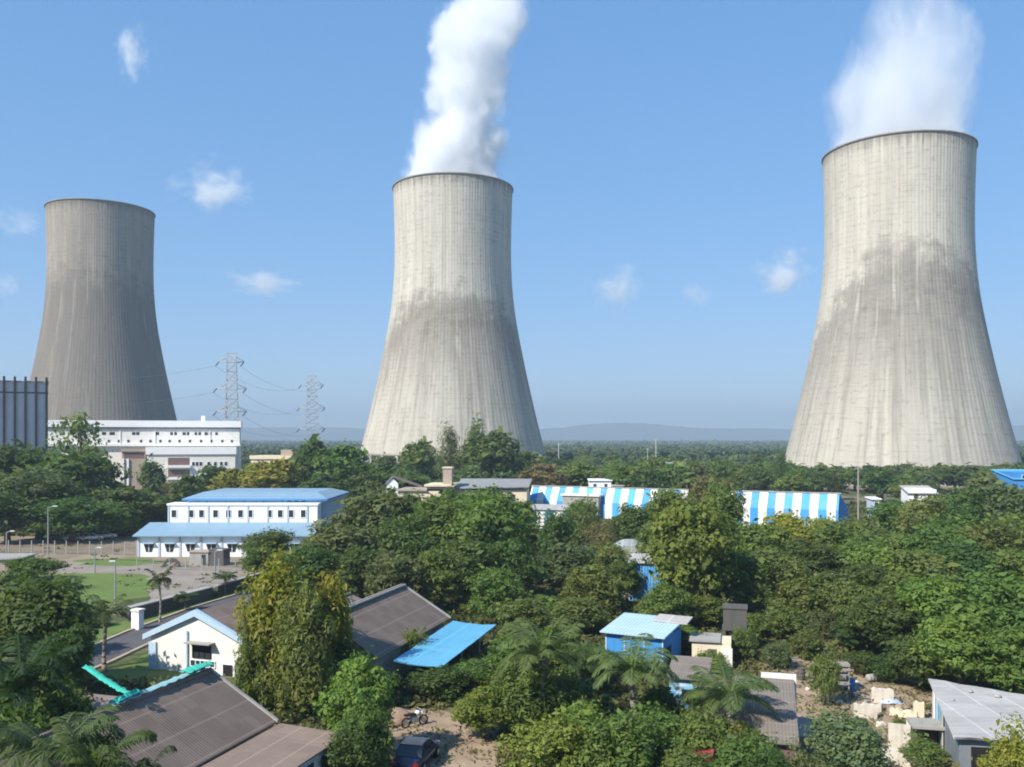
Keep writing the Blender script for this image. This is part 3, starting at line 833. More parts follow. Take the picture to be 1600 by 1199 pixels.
# --- white gable house with pale blue bargeboards
Yg = 71.9
p = at(236, Yg)
b = empty('gable_house', (p.x, Yg, 0), R(-18), 'white gable-fronted house with wide pale blue bargeboards', 'house')
Wg, Lg, ze, zr = 8.5, 9.0, 2.75, 4.65
MB().prism_y([(0, 0), (Wg, 0), (Wg, ze), (Wg / 2, zr), (0, ze)], 0, Lg).build('wall', M['white_wall'], b)
for s in (-1, 1):
    xe = Wg / 2 + s * (Wg / 2 + .55)
    zz = ze - .25
    pts = [(Wg / 2, .1, zr + .12), (xe, .1, zz + .12), (xe, Lg + .4, zz + .12), (Wg / 2, Lg + .4, zr + .12)]
    if s < 0: pts = pts[::-1]
    MB().slab(pts, .09).build('roof_slope', M['brown_roof'], b)
    bb = MB().add([(Wg / 2, -.32, zr + .28), (xe, -.32, zz + .24), (xe, -.32, zz - .18), (Wg / 2 , -.32, zr - .24),
                   (Wg / 2, .09, zr + .28), (xe, .09, zz + .24), (xe, -.003, zz - .18), (Wg / 2, -.003, zr - .24)],
                  [(0, 3, 2, 1), (4, 5, 6, 7), (0, 1, 5, 4), (1, 2, 6, 5), (2, 3, 7, 6), (3, 0, 4, 7)])
    bb.build('bargeboard', M['blue_trim'], b)
MB().box(-.12, .55, -.14, -.003, 0, ze - .62).build('corner_strip', M['blue_trim'], b)
MB().box(3.35, 3.5, -.16, -.004, 0, 3.2).build('downpipe', M['blue_trim'], b)
MB().box(3.6, 5.9, -.75, -.005, 2.36, 2.46).build('sunshade', M['grey_wall'], b)
window(b, 3.95, 5.5, 1.22, 2.22, 0, M['dark_void'], M['glass'], (2, 1))
window(b, 3.75, 5.9, .55, .98, 0, M['white_clean'], M['glass'], (4, 0))
MB().box(6.55, 7.7, -.10, -.006, 0, .98).build('door_frame', M['white_clean'], b)
dark_opening(b, 6.7, 7.55, 0, .86, -.10, 'door', M['dark_void'])

# --- blue kiosk
b = empty('blue_kiosk', (at(946, 72).x, 72, 0), R(-28), 'bright blue kiosk with pale blue lean-to roof', 'kiosk')
MB().box(0, 4.75, 0, 4.4, 0, 2.86).build('wall', M['blue_wall'], b)
MB().slab([(-.3, -.45, 2.98), (5.0, -.45, 2.98), (5.0, 4.9, 3.55), (-.3, 4.9, 3.55)], .1).build('roof', M['kiosk_roof'], b)
MB().slab([(2.8, 3.2, 3.50), (5.6, 3.2, 3.45), (5.6, 4.8, 3.75), (2.8, 4.8, 3.75)], .08).build('roof_sheet', M['tin_roof'], b)
MB().box(4.753, 4.78, .8, 1.8, .05, 2.0).build('door', M['dark_void'], b)
for x in (0.06, 1.6, 3.2, 4.69): MB().box(x - .05, x + .05, -.05, -.003, 0, 2.84).build('batten', M['blue_trim'], b)
MB().box(-.01, .7, -.06, -.004, .0, .9).build('patch', M['white_wall'], b)

# --- blue sheet shed and arched hut behind it
p = at(984, 100)
b = empty('sheet_shed', (p.x, 100, 0), R(-12), 'tall shed of blotched blue sheets behind the kiosk', 'shed')
MB().box(0, 4.1, 0, 5, 0, 4.5).build('wall', sheet_mat('shed_sheets', (.05, .27, .60), 0, .3, (.16, .42, .68), .5, .4, 1.5, (.45, .55, .62)), b)
MB().slab([(-.2, -.3, 4.62), (4.3, -.3, 4.62), (4.3, 5.2, 4.95), (-.2, 5.2, 4.95)], .08).build('roof', M['tin_roof'], b)
MB().box(-.9, -.03, -.05, .2, 0, 2.2).build('door', M['white_wall'], b)
p = at(896, 122)
b = empty('arched_hut', (p.x, 122, 0), R(-8), 'round-arched grey sheet hut above the blue shed', 'shed')
def arch(m, x0, w, y0, y1, zs, zh, n=12):
    pts = [(x0, 0)] + [(x0 + w, 0)] + [(x0 + w / 2 + w / 2 * math.cos(R(180 * i / n)), zs + zh * math.sin(R(180 * i / n))) for i in range(n + 1)]
    return m.prism_y(pts, y0, y1)
arch(MB(), 4.2, 6.0, 0, 9, 1.9, 2.0).build('vault', sheet_mat('vault_sheets', (.40, .42, .42), 1, .4, (.25, .27, .25), .6, .5, 1.2), b)
arch(MB(), -.2, 3.0, -1, 6, 1.6, 1.5).build('side_vault', sheet_mat('side_vault_sheets', (.22, .50, .52), 1, .4, (.45, .60, .66), .6, .4, 1.2), b)
for y in (-.05, ):
    dark_opening(b, 6.4, 7.8, 0, 2.0, 0, 'door', M['dark_void'])

# --- long hall clad in blue and white stripes
def stripe_mat():
    g = NT('striped_cladding')
    p = g.obj(); g.n('SeparateXYZ', {0: p}); s = g.last.outputs
    a = g.math('LESS_THAN', g.math('FRACT', g.math('DIVIDE', g.math('ADD', s[0], 300), 3.3)), .5)
    wob = g.n('TexWhiteNoise', {0: g.n('CombineXYZ', {0: g.math('FLOOR', g.math('DIVIDE', g.math('ADD', s[0], 300), 1.65))})})
    blue = g.mix(wob, (.04, .25, .60), (.07, .37, .72))
    wht = g.mix(wob, (.80, .80, .76), (.66, .68, .67))
    col = g.mix(a, wht, blue)
    d = g.math('MULTIPLY', g.ramp(g.noise(g.vmul(p, (1, 1, .25)), .8, 6), .48, .75), .35)
    col = g.mix(d, col, (.32, .31, .28))
    w = g.math('SINE', g.math('MULTIPLY', s[0], 2 * math.pi / .3))
    return g.finish(col, .55, w, .3, .03)
M['stripes'] = stripe_mat()
pL, pR = at(826, 208), at(1310, 178)
ang = math.atan2(pR.y - pL.y, pR.x - pL.x)
Ls = (pR - pL).to_2d().length
b = empty('striped_hall', (pL.x, pL.y, 0), ang, 'long hall clad in blue and white vertical stripes', 'hall')
MB().add([(0, 0, 0), (Ls, 0, 0), (Ls, .01, 4.2), (0, .01, 4.2), (Ls, 1.9, 7.35), (0, 1.9, 7.35), (0, 16, 3.6), (Ls, 16, 3.6), (0, 16, 0), (Ls, 16, 0)],
         [(0, 1, 2, 3), (3, 2, 4, 5), (5, 4, 7, 6), (6, 7, 9, 8), (0, 3, 5, 6, 8), (1, 9, 7, 4, 2), (0, 8, 9, 1)]).build('cladding', M['stripes'], b)
MB().add([(Ls + .06, .3, 0), (Ls + .06, 15.7, 0), (Ls + .06, 15.7, 3.5), (Ls + .06, 2.0, 7.0), (Ls + .06, .3, 4.2), (Ls + .003, .3, 0), (Ls + .003, 15.7, 0), (Ls + .003, 15.7, 3.5), (Ls + .003, 2.0, 7.0), (Ls + .003, .3, 4.2)], [(0, 1, 2, 3, 4), (9, 8, 7, 6, 5)]).build('end_wall', M['blue_wall'], b)
MB().box(Ls * .135, Ls * .262, -1.5, 1.6, 0, 5.6).build('stair_block', M['grey_wall'], b)
MB().box(Ls * .13, Ls * .267, -1.8, 1.9, 5.6, 6.0).build('stair_roof', M['white_wall'], b)
MB().box(-.2, Ls + .3, 1.7, 2.1, 7.36, 7.52).build('ridge_cap', M['tin_roof'], b)
# low annexe at its left end
p = at(822, 170)
b = empty('striped_annexe', (p.x, 170, 0), R(-14), 'low blue and white striped annexe in the trees before the hall', 'shed')
MB().box(0, 9.5, 0, 6, 0, 5.0).build('wall', M['stripes'], b)
MB().slab([(-.3, -.3, 5.1), (9.8, -.3, 5.1), (9.8, 6.3, 5.6), (-.3, 6.3, 5.6)], .1).build('roof', M['tin_roof'], b)

# --- cream houses with the long grey roof
p = at(604, 208)
b = empty('white_cottage', (p.x, 208, 0), R(6), 'tiny white gabled cottage left of the long grey roof', 'house')
MB().prism_y([(0, 0), (2.6, 0), (2.6, 8.0), (1.3, 9.3), (0, 8.0)], 0, 10).build('wall', M['white_clean'], b)
MB().slab([(1.3, -.3, 9.5), (1.3, 10.3, 9.5), (-.4, 10.3, 7.8), (-.4, -.3, 7.8)], .1).build('roof_slope', M['grey_roof_far'], b)
MB().slab([(1.3, -.3, 9.5), (8.2, -.3, 7.0), (8.2, 10.3, 7.0), (1.3, 10.3, 9.5)], .1).build('roof_slope', M['brown_roof'], b)
window(b, .9, 1.7, 5.6, 6.6, 0)
p = at(622, 196)
b = empty('cream_house', (p.x, 196, 0), R(-5), 'cream house with chimney block and long low grey roof', 'house')
def wx(px): return (px - 622) * 196 / F
MB().box(0, wx(708), 0, 9, 0, 7.0).build('wall', M['cream_wall'], b)
MB().box(-.3, wx(668), -.5, 9.2, 7.0, 7.35).build('flat_roof', M['tan_wall'], b)
MB().box(wx(664), wx(712), -.8, 9.3, 8.0, 8.4).build('upper_roof', M['cream_wall'], b)
MB().box(wx(666), wx(708), .3, 9, 7.36, 7.99).build('upper_wall', M['cream_wall'], b)
MB().box(wx(691), wx(705), 1.5, 3.6, 8.4, 11.8).build('chimney', M['tan_wall'], b)
MB().box(wx(690), wx(706), 1.3, 3.8, 11.8, 12.1).build('chimney_cap', M['cream_wall'], b)
MB().box(wx(709), wx(822), 3, 10, 0, 7.1).build('rear_wall', M['cream_wall'], b)
MB().slab([(wx(709), 2.2, 7.5), (wx(826), 2.2, 7.9), (wx(826), 12, 9.2), (wx(709), 12, 9.2)], .15).build('long_roof', M['grey_roof_far'], b)
for px in (632, 643, 654, 676): window(b, wx(px) - .5, wx(px) + .5, 4.2, 5.8, 0, M['cream_wall'])
for px in (722, 740, 760, 780, 800): window(b, wx(px) - .5, wx(px) + .5, 4.6, 6.2, 3, M['cream_wall'])

# --- small far buildings
def small_block(name, px, py_top, wpx, Y, depth, wall, roofm, label, rz=0, slope=.4, cat='building', nwin=2):
    p = at(px, Y); z = hgt(py_top, Y); w_ = wpx * Y / F
    b = empty(name, (p.x, Y, 0), R(rz), label, cat)
    MB().box(0, w_, 0, depth, 0, z - .35).build('wall', wall, b)
    MB().slab([(-.3, -.4, z - slope), (w_ + .3, -.4, z - slope), (w_ + .3, depth + .3, z), (-.3, depth + .3, z)], .2).build('roof', roofm, b)
    for i in range(nwin):
        x = w_ * (i + .5) / nwin
        window(b, x - .4, x + .4, z - 2.1, z - 1.0, 0)
    return b
small_block('white_block', 921, 750, 34, 235, 8, M['white_clean'], M['white_clean'], 'small white flat-roofed block above the striped hall', -3, .05)
small_block('white_block', 958, 758, 16, 232, 6, M['white_wall'], M['tin_roof'], 'tiny white block beside the flat-roofed one behind the striped hall', 0, .1, nwin=1)
small_block('pale_shed', 1041, 722, 30, 380, 10, M['greyblue'], M['tin_roof'], 'far pale tin shed in the woods left of the right tower', 0, .4)
small_block('white_shed', 1420, 762, 40, 182, 9, M['white_clean'], M['tin_roof'], 'white shed with tin roof among trees below the right tower', -14, 1.0)
small_block('grey_hut', 1363, 778, 12, 200, 4, M['greyblue'], M['white_clean'], 'small white and grey hut left of the white tin-roofed shed', -4, .2, nwin=1)
small_block('blue_roof_shed', 1584, 736, 60, 215, 12, M['blue_wall'], M['blue_roof_x'], 'blue-roofed shed cut by the right picture edge', -6, 1.8)
small_block('roadside_hut', 1590, 765, 30, 190, 5, M['white_wall'], M['tin_roof'], 'small pale hut under the trees at the right picture edge', -4, .3)
small_block('blue_hut', -30, 782, 40, 185, 6, M['blue_wall'], M['tin_roof'], 'blue sheet hut under dark trees at the left picture edge', 2, .3, nwin=1)
small_block('gate_block', -40, 872, 68, 133, 5, M['grey_wall'], M['grey_wall'], 'low grey concrete block at the yard left edge', 4, .05, nwin=0)
small_block('garden_hut', 1286, 905, 34, 96, 4, M['greyblue'], M['tin_roof'], 'pale tin hut peeping through the right-hand trees', -10, .4, nwin=1)
small_block('garden_wall_hut', 1205, 960, 26, 88, 3, M['cream_wall'], M['grey_wall'], 'cream hut half hidden by bushes above the dirt yard', -10, .2, nwin=1)

# --- cream outhouse and dark water tank by the dirt yard
p = at(1081, 72)
b = empty('cream_outhouse', (p.x, 72, 0), R(-14), 'small cream outhouse with a grey slab roof', 'outhouse')
MB().box(0, 3.0, 0, 2.6, 0, 2.15).build('wall', M['cream_wall'], b)
MB().box(-.2, 2.2, -.2, 2.8, 2.15, 2.3).build('roof', M['grey_wall'], b)
MB().box(2.3, 3.1, -.15, .25, 0, 1.7).build('pier', M['white_wall'], b)
dark_opening(b, 1.2, 1.9, 0, 1.6, 0, 'door', M['tank_dark'])
p = at(1128, 76)
b = empty('tank_stand', (p.x, 76, 0), R(-14), 'dark square water tank on a tall stand beside the cream outhouse', 'water tank')
MB().box(.1, 2.0, .1, 2.0, 2.3, 3.95).build('tank', M['tank_dark'], b)
MB().box(.02, 2.08, .02, 2.08, 3.95, 4.05).build('lid', M['tank_dark'], b)
MB().box(0, 2.1, 0, 2.1, 2.15, 2.3).build('platform', M['tank_dark'], b)
MB().box(.3, 1.8, .4, 1.7, 0, 2.1).build('base_wall', M['tank_dark'], b)
for x in (.15, 1.95):
    for y in (.15, 1.95): MB().box(x - .13, x + .13, y - .13, y + .13, 0, 2.15).build('leg', M['tank_dark'], b)
# --- grey sloping roof house
q = pix(1240, 1062, 3.5); f = pix(1249, 1163, 2.6)
rz = math.atan2(q.y - f.y, q.x - f.x) - math.pi / 2
b = empty('grey_roofed_house', (f.x, f.y, 0), rz, 'grey sheet-roofed house with a white coping behind a palm', 'house')
Ln = (q - f).to_2d().length
MB().slab([(-5.6, 0, 2.6), (0, 0, 2.6), (0, Ln, 3.5), (-5.6, Ln, 3.5)], .1).build('roof', M['grey_roof'], b)
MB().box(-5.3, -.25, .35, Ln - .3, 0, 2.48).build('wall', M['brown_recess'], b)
MB().box(-1.9, .15, Ln + .01, Ln + .45, 0, 3.72).build('coping', M['white_wall'], b)
MB().box(-.24, -.12, .4, Ln - .4, 0, 2.45).build('side_wall', M['grey_wall'], b)
MB().box(.1, .9, Ln - 4.5, Ln - .8, 0, 1.5).build('stack', M['grey_wall'], b)
# --- blue and white house bit between the palms
b = empty('blue_house', (at(1046, 60).x, 60, 0), R(-16), 'blue and white washed house between the two palms', 'house')
MB().box(0, 2.3, 0, 4, 0, 2.4).build('wall', wall_mat('blue_white_wash', (.16, .42, .68), .7, (.75, .78, .80), 1.3), b)
MB().slab([(-.2, -.3, 2.5), (2.5, -.3, 2.5), (2.5, 4.2, 2.9), (-.2, 4.2, 2.9)], .1).build('roof', M['grey_roof'], b)
dark_opening(b, .8, 1.5, .8, 1.7, 0)
# --- red sheet awning at the bottom
c = [pix(1062, 1188, 2.0), pix(1112, 1190, 2.0), pix(1116, 1170, 2.35), pix(1072, 1176, 2.35)]
b = empty('red_awning', (c[0].x, c[0].y, 0), 0, 'small red sheet awning at the bottom between bushes', 'awning')
MB().slab([q - Vector((c[0].x, c[0].y, 0)) for q in c], .05).build('sheet', M['red_sheet'], b)
for q in c: MB().tube((q.x - c[0].x, q.y - c[0].y, 0), (q.x - c[0].x, q.y - c[0].y, q.z - .05), .04, .04, 6).build('post', M['wood'], b)

# --- tin shed at the lower right
Pf, Pb = pix(1490, 1152, 2.75), pix(1450, 1060, 3.15)
Pr = Vector((Pf.x + 7.2, Pf.y - 1.2, 2.65))
b = empty('tin_shed', (Pf.x, Pf.y, 0), 0, 'weathered tin-roofed shed in the lower right corner', 'shed')
d0 = Pb - Pf; d1 = Pr - Pf
A = Vector((0, 0, 2.75)); Bv = Vector((d1.x, d1.y, 2.65)); Cv = Vector((d1.x + d0.x * .8, d1.y + d0.y * .62, 2.95)); Dv = Vector((d0.x, d0.y, 3.15))
m = MB()
NUx, NVx = 9, 7
vsn = []
for th in (0, -.06):
    for i in range(NUx + 1):
        for j in range(NVx + 1):
            q = A.lerp(Bv, i / NUx).lerp(Dv.lerp(Cv, i / NUx), j / NVx)
            vsn.append((q.x, q.y, q.z + th + random.uniform(-.035, .035)))
n1 = (NUx + 1) * (NVx + 1)
fs = []
for i in range(NUx):
    for j in range(NVx):
        a = i * (NVx + 1) + j
        fs += [(a, a + NVx + 1, a + NVx + 2, a + 1), (n1 + a, n1 + a + 1, n1 + a + NVx + 2, n1 + a + NVx + 1)]
m.add(vsn, fs).build('roof', M['tin_roof'], b)
i0 = Vector((.35, .15, 0)); 
def wall_quad(m, a, c, z0, z1, t=.08):
    a, c = Vector(a), Vector(c); d = (c - a).normalized(); nrm = Vector((d.y, -d.x, 0)) * t
    return m.slab([(a.x, a.y, z1), (c.x, c.y, z1), (c.x - nrm.x, c.y - nrm.y, z1), (a.x - nrm.x, a.y - nrm.y, z1)], z1 - z0)
e0 = Vector((d0.x * .03 + .35, d0.y * .03, 0)); e1 = Vector((d0.x * .97 + .35, d0.y * .97, 0)); e2 = Vector((d1.x * .97, d1.y * .97 + .3, 0))
wall_quad(MB(), e1, e0, 0, 2.65).build('side_wall', M['tin_wall'], b)
wall_quad(MB(), e0, e2, 0, 2.55).build('front_wall', M['tin_wall'], b)
mid = e0.lerp(e2, .30); mid0 = e0.lerp(e2, .08)
wall_quad(MB(), mid0 + Vector((0, -.09, 0)), mid + Vector((0, -.09, 0)), 0, 2.2, .06).build('door', M['dark_void'], b)
for t, mt, zz in ((.98, 'white_clean', 3.0), (.86, 'kiosk_roof', 2.9), (.74, 'blue_roof_x', 2.8), (.62, 'tin_roof', 2.7)):
    a = e0.lerp(e1, t) + Vector((-.14, 0, 0)); c = e0.lerp(e1, t - .075) + Vector((-.14, 0, 0))
    wall_quad(MB(), a, c, 0, zz, .05).build('wall_sheet', M[mt], b)
for _ in range(7):
    u, v = random.random(), random.random()
    q = A.lerp(Bv, u).lerp(Dv.lerp(Cv, u), v)
    s = random.uniform(.12, .28)
    MB().lathe([(s, 0), (s * 1.1, s * .35), (s * .6, s * .7), (.01, s * .75)], 7).build('roof_stone', M['grey_wall'], b, True, (q.x, q.y, q.z + .02))
# --- broken white walls
def wallpiece(px, py, wpx, hpx, t, label, mat='white_wall', rz=-15, jag=.15):
    mat = 'ruin_wall' if mat.startswith('white') else mat
    p = pix(px, py); k = p.y / F
    w_, h_ = wpx * k, hpx * k
    n = 7
    top = [(w_ * (1 - i / n), h_ - random.uniform(0, jag)) for i in range(n + 1)]
    o = MB().prism_y([(0, 0), (w_, 0)] + top, 0, t).build('broken_wall', M[mat])
    o.location = (p.x, p.y, 0); o.rotation_euler = (0, 0, R(rz))
    return tag(o, label, 'wall', 'broken white walls beside the tin shed')
wallpiece(1362, 1098, 32, 24, .35, 'square white wall slab at the back of the dirt yard')
wallpiece(1335, 1122, 34, 22, .3, 'low white wall stub just left of the square slab', rz=-10)
wallpiece(1345, 1110, 30, 14, .8, 'lowest crumbled white wall lump in front of the square slab', rz=-30, jag=.3)
wallpiece(1428, 1124, 15, 28, .35, 'slender cream wall pier beside the tin shed', 'cream_wall')
wallpiece(1388, 1176, 32, 46, .12, 'tall white door-like wall panel in front of the ruins', 'white_clean', -20, .02)
wallpiece(1368, 1192, 60, 22, .5, 'long low white parapet wall at the bottom right', 'white_wall', -27, .06)
wallpiece(1430, 1204, 80, 18, .5, 'white coping wall running towards the tin shed door', 'white_wall', -12, .05)
wallpiece(1455, 1165, 12, 30, .3, 'short cream pier under the slab roof beside the ruins', 'cream_wall')
wallpiece(1390, 1118, 40, 14, .6, 'crumbled pale rubble wall between slab and pier', 'cream_wall', -35, .35)
p = pix(1420, 1128, 1.5)
b = empty('slab_shelter', (p.x, p.y, 0), R(-12), 'small grey slab shelter in the white ruins', 'shelter')
MB().box(0, 2.0, -1.0, .8, 1.4, 1.55).build('roof', M['grey_wall'], b)
MB().box(0, .2, .55, .75, 0, 1.4).build('post', M['white_wall'], b)
MB().box(1.8, 2.0, .55, .75, 0, 1.4).build('post', M['white_wall'], b)
MB().box(.21, 1.79, .6, .7, 0, 1.35).build('back_wall', M['tank_dark'], b)
# --- plank rack
p = pix(1286, 1082)
b = empty('plank_rack', (p.x, p.y, 0), R(-10), 'weathered grey plank rack standing in the dirt yard', 'rack')
Wr = 1.75
for x in (0, Wr):
    for y in (0, .7): MB().box(x - .05, x + .05, y - .05, y + .05, 0, 2.1).build('post', M['wood'], b)
for z in (.75, 1.3, 1.75, 2.05):
    MB().box(-.06, Wr + .06, -.085, .76, z - .05, z + .02).build('shelf', M['wood'], b)
    MB().box(-.08, Wr + .08, -.12, -.09, z - .14, z + .03).build('rail', M['wood'], b)
# scattered rubble, crates and drums
def stone(px, py, s, label, mat='white_wall'):
    p = pix(px, py)
    import bmesh
    bm = bmesh.new(); bmesh.ops.create_icosphere(bm, subdivisions=2, radius=s)
    for v in bm.verts: v.co *= random.uniform(.72, 1.15); v.co.z *= .7
    me = bpy.data.meshes.new('stone_block'); bm.to_mesh(me); bm.free(); me.materials.append(M[mat])
    me.materials[0] = M['ruin_wall'] if mat == 'white_wall' else M[mat]
    o = link_mesh('stone_block', me, None, (p.x, p.y, s * .35))
    return tag(o, label, 'rubble', 'pale lumps of rubble in the dirt yard')
for i, (px, py, s, wh) in enumerate(((1276, 1046, .35, 'left of the plank rack'), (1262, 1078, .22, 'far left on the bare dirt'), (1330, 1052, .4, 'right behind the plank rack'),
        (1338, 1070, .3, 'right beside the plank rack foot'), (1290, 1022, .45, 'at the dirt yard back edge'), (1312, 1100, .25, 'in front of the plank rack'),
        (1405, 1108, .3, 'between the white slab and the pier'), (1376, 1135, .32, 'in front of the square slab'), (1372, 1035, .35, 'under the big right-hand tree'))):
    stone(px, py, s, ['pale', 'small grey', 'large white', 'cream', 'broad', 'tiny', 'rough white', 'flat pale', 'shaded'][i] + ' rubble lump ' + wh, 'white_wall' if i % 2 else 'sand')

# clutter of the dirt yard
def drum(px, py, mat, label, lying=False):
    p = pix(px, py)
    m = MB()
    prof = [(.01, 0), (.28, 0), (.29, .03), (.28, .06), (.28, .28), (.295, .30), (.28, .32), (.28, .56), (.295, .58), (.28, .60), (.28, .84), (.29, .86), (.27, .88), (.27, .85), (.01, .85)]
    o = m.lathe(prof, 16).build('oil_drum', mat, None, True, (p.x, p.y, .29 if lying else 0))
    if lying: o.rotation_euler = (R(90), 0, R(random.uniform(0, 180)))
    tag(o, label, 'drum', 'oil drums in the dirt yard')
drum(1330, 1080, M['blue_wall'], 'blue oil drum standing right of the plank rack')
drum(1252, 1062, M['tank_dark'], 'rusty dark oil drum left of the plank rack')
drum(1356, 1066, M['grey_wall'], 'grey oil drum lying behind the square white slab', True)
def plank_pile(px, py, n, ln, rz, label):
    p = pix(px, py)
    o = empty('plank_pile', (p.x, p.y, 0), R(rz), label, 'planks', 'planks dropped in the dirt yard')
    for i in range(n):
        x, y, a = random.uniform(-.3, .3), random.uniform(-.5, .5), random.uniform(-.25, .25)
        q = MB().box(-ln / 2, ln / 2, -.09, .09, 0, .045).build('plank', M['wood'], o, False, (x, y, .01 + i * .048))
        q.rotation_euler = (0, 0, a)
plank_pile(1276, 1064, 5, 2.2, 20, 'pile of grey planks left of the plank rack')
plank_pile(1352, 1092, 4, 1.8, -35, 'loose planks before the square white slab')
plank_pile(1226, 1032, 4, 2.4, 5, 'grey planks at the yard back edge')
def tarp(px, py, w, d, mat, rz, label):
    p = pix(px, py); n = 9
    vs = []
    for i in range(n + 1):
        for j in range(n + 1):
            u, v = i / n - .5, j / n - .5
            vs.append((u * w + random.uniform(-.05, .05), v * d + random.uniform(-.05, .05), .05 + .38 * max(0, 1 - (u * u + v * v) * 5) + random.uniform(0, .07)))
    fs = [(i * (n + 1) + j, (i + 1) * (n + 1) + j, (i + 1) * (n + 1) + j + 1, i * (n + 1) + j + 1) for i in range(n) for j in range(n)]
    o = MB().add(vs, fs).build('tarpaulin', mat, None, True, (p.x, p.y, 0))
    o.rotation_euler = (0, 0, R(rz))
    o.modifiers.new('thickness', 'SOLIDIFY').thickness = .02
    tag(o, label, 'tarpaulin')
tarp(1302, 1040, 1.9, 1.3, M['tank_dark'], 20, 'dark tarpaulin over a heap behind the plank rack')
tarp(1390, 1098, 1.5, 1.1, M['greyblue'], -10, 'pale blue-grey tarpaulin heap beside the square white slab')

# --- sand heap and motorcycle near the car
p = pix(612, 1128)
import bmesh
bm = bmesh.new(); bmesh.ops.create_icosphere(bm, subdivisions=3, radius=1.0)
for v in bm.verts:
    v.co = Vector((v.co.x * 1.4, v.co.y * 1.2, max(-.02, v.co.z) * .9)) * random.uniform(.95, 1.05)
me = bpy.data.meshes.new('sand_heap'); bm.to_mesh(me); bm.free(); me.materials.append(M['sand']); me.shade_smooth()
tag(link_mesh('sand_heap', me, None, (p.x, p.y, 0)), 'reddish sand heap at the end of the blue awning', 'sand heap')
p = pix(648, 1135)
b = empty('motorcycle', (p.x, p.y, 0), R(35), 'grey motorcycle parked beside the sand heap', 'motorcycle')
for x in (-.62, .62):
    w_ = MB(); pts = [Vector((x + .29 * math.cos(R(a)), 0, .31 + .29 * math.sin(R(a)))) for a in range(0, 361, 24)]
    o = w_.path(pts, [.055] * len(pts), 6).build('wheel', M['tyre'], b)
    MB().tube((x, -.05, .31), (x, .05, .31), .17, .17, 10).build('rim', M['rim_metal'], o)
MB().path([Vector((-.62, 0, .31)), Vector((-.2, 0, .55)), Vector((.35, 0, .78)), Vector((.62, 0, .31))], [.05, .09, .07, .04], 8).build('frame', M['steel'], b)
MB().box(-.18, .22, -.14, .14, .28, .56).build('engine', M['steel'], b)
MB().lathe([(.01, .70), (.17, .74), (.19, .84), (.12, .95), (.01, .97)], 12, (.2, 0)).build('fuel_tank', M['car_white'], b, True)
MB().box(-.72, .05, -.13, .13, .74, .84).build('seat', M['tyre'], b)
MB().path([Vector((.38, -.36, 1.02)), Vector((.46, 0, .98)), Vector((.38, .36, 1.02))], [.025, .03, .025], 6).build('handlebar', M['steel'], b)
MB().tube((.52, 0, .86), (.60, 0, .86), .10, .08, 10).build('headlight', M['lamp_clear'], b)

# --- cars
def make_car(name, loc, rz, paint, label, group=None):
    b = empty(name, loc, rz, label, 'car', group)
    def hull(sec, y):                       # lengthwise outline (y,z) widened to x half width
        return sec
    # body: sections across the length (y, half width, z bottom, z top)
    secs = [(-2.1, .62, .42, .72), (-2.0, .78, .28, .86), (-1.35, .84, .22, .96), (-.5, .86, .20, .94), (.6, .86, .20, .94), (1.5, .84, .22, .90), (1.95, .76, .28, .80), (2.08, .60, .40, .68)]
    m = MB(); n = 10
    for y, w_, z0, z1 in secs:
        zc, hz = (z0 + z1) / 2, (z1 - z0) / 2
        ring = []
        for i in range(n):
            a = 2 * math.pi * i / n + math.pi / n
            cx_, cz_ = math.cos(a), math.sin(a)
            ring.append((w_ * math.copysign(abs(cx_) ** .45, cx_), y, zc + hz * math.copysign(abs(cz_) ** .5, cz_)))
        m.v += ring
    K = len(secs)
    for j in range(K - 1):
        for i in range(n): m.f.append((j * n + i, (j + 1) * n + i, (j + 1) * n + (i + 1) % n, j * n + (i + 1) % n))
    m.f += [tuple(range(n)), tuple(range(K * n - 1, (K - 1) * n - 1, -1))]
    o = m.build('body', paint, b, True)
    o.modifiers.new('smooth', 'SUBSURF').levels = 1
    o.modifiers['smooth'].render_levels = 1
    # greenhouse
    def ring4(z, y0, y1, w_): return [(-w_, y0, z), (w_, y0, z), (w_, y1, z), (-w_, y1, z)]
    g_ = MB(); g_.add(ring4(.90, -1.45, .95, .74) + ring4(1.36, -.95, .28, .60), [(0, 1, 5, 4), (1, 2, 6, 5), (2, 3, 7, 6), (3, 0, 4, 7), (4, 5, 6, 7)])
    g_.build('windows', M['glass'], b)
    r_ = MB(); r_.slab([(-.61, -.98, 1.40), (.61, -.98, 1.40), (.61, .30, 1.40), (-.61, .30, 1.40)], .05); r_.build('roof', paint, b)
    for sx in (-1, 1):
        for a, c in (((.745, -1.46, .90), (.61, -.95, 1.37)), ((.745, .96, .90), (.61, .28, 1.37)), ((.75, -.3, .90), (.62, -.3, 1.37))):
            MB().tube((sx * a[0], a[1], a[2]), (sx * c[0], c[1], c[2]), .035, .035, 6).build('pillar', paint, b)
    for sx in (-1, 1):
        for y in (-1.3, 1.3):
            w_ = MB().tube((sx * .70, y, .31), (sx * .88, y, .31), .31, .31, 18).build('wheel', M['tyre'], b)
            MB().tube((sx * .881, y, .31), (sx * .895, y, .31), .19, .17, 14).build('rim', M['rim_metal'], w_)
        MB().box(sx * .60 - .14, sx * .60 + .14, -2.10, -1.98, .62, .76).build('tail_light', M['lamp_red'], b)
        MB().box(sx * .58 - .16, sx * .58 + .16, 1.97, 2.07, .56, .70).build('headlight', M['lamp_clear'], b)
        MB().box(sx * .86 - .09, sx * .86 + .09, .72, .84, .92, 1.04).build('mirror', paint, b)
    MB().box(-.72, .72, -2.16, -2.02, .34, .48).build('bumper', M['tyre'], b)
    return b
p = pix(650, 1196)
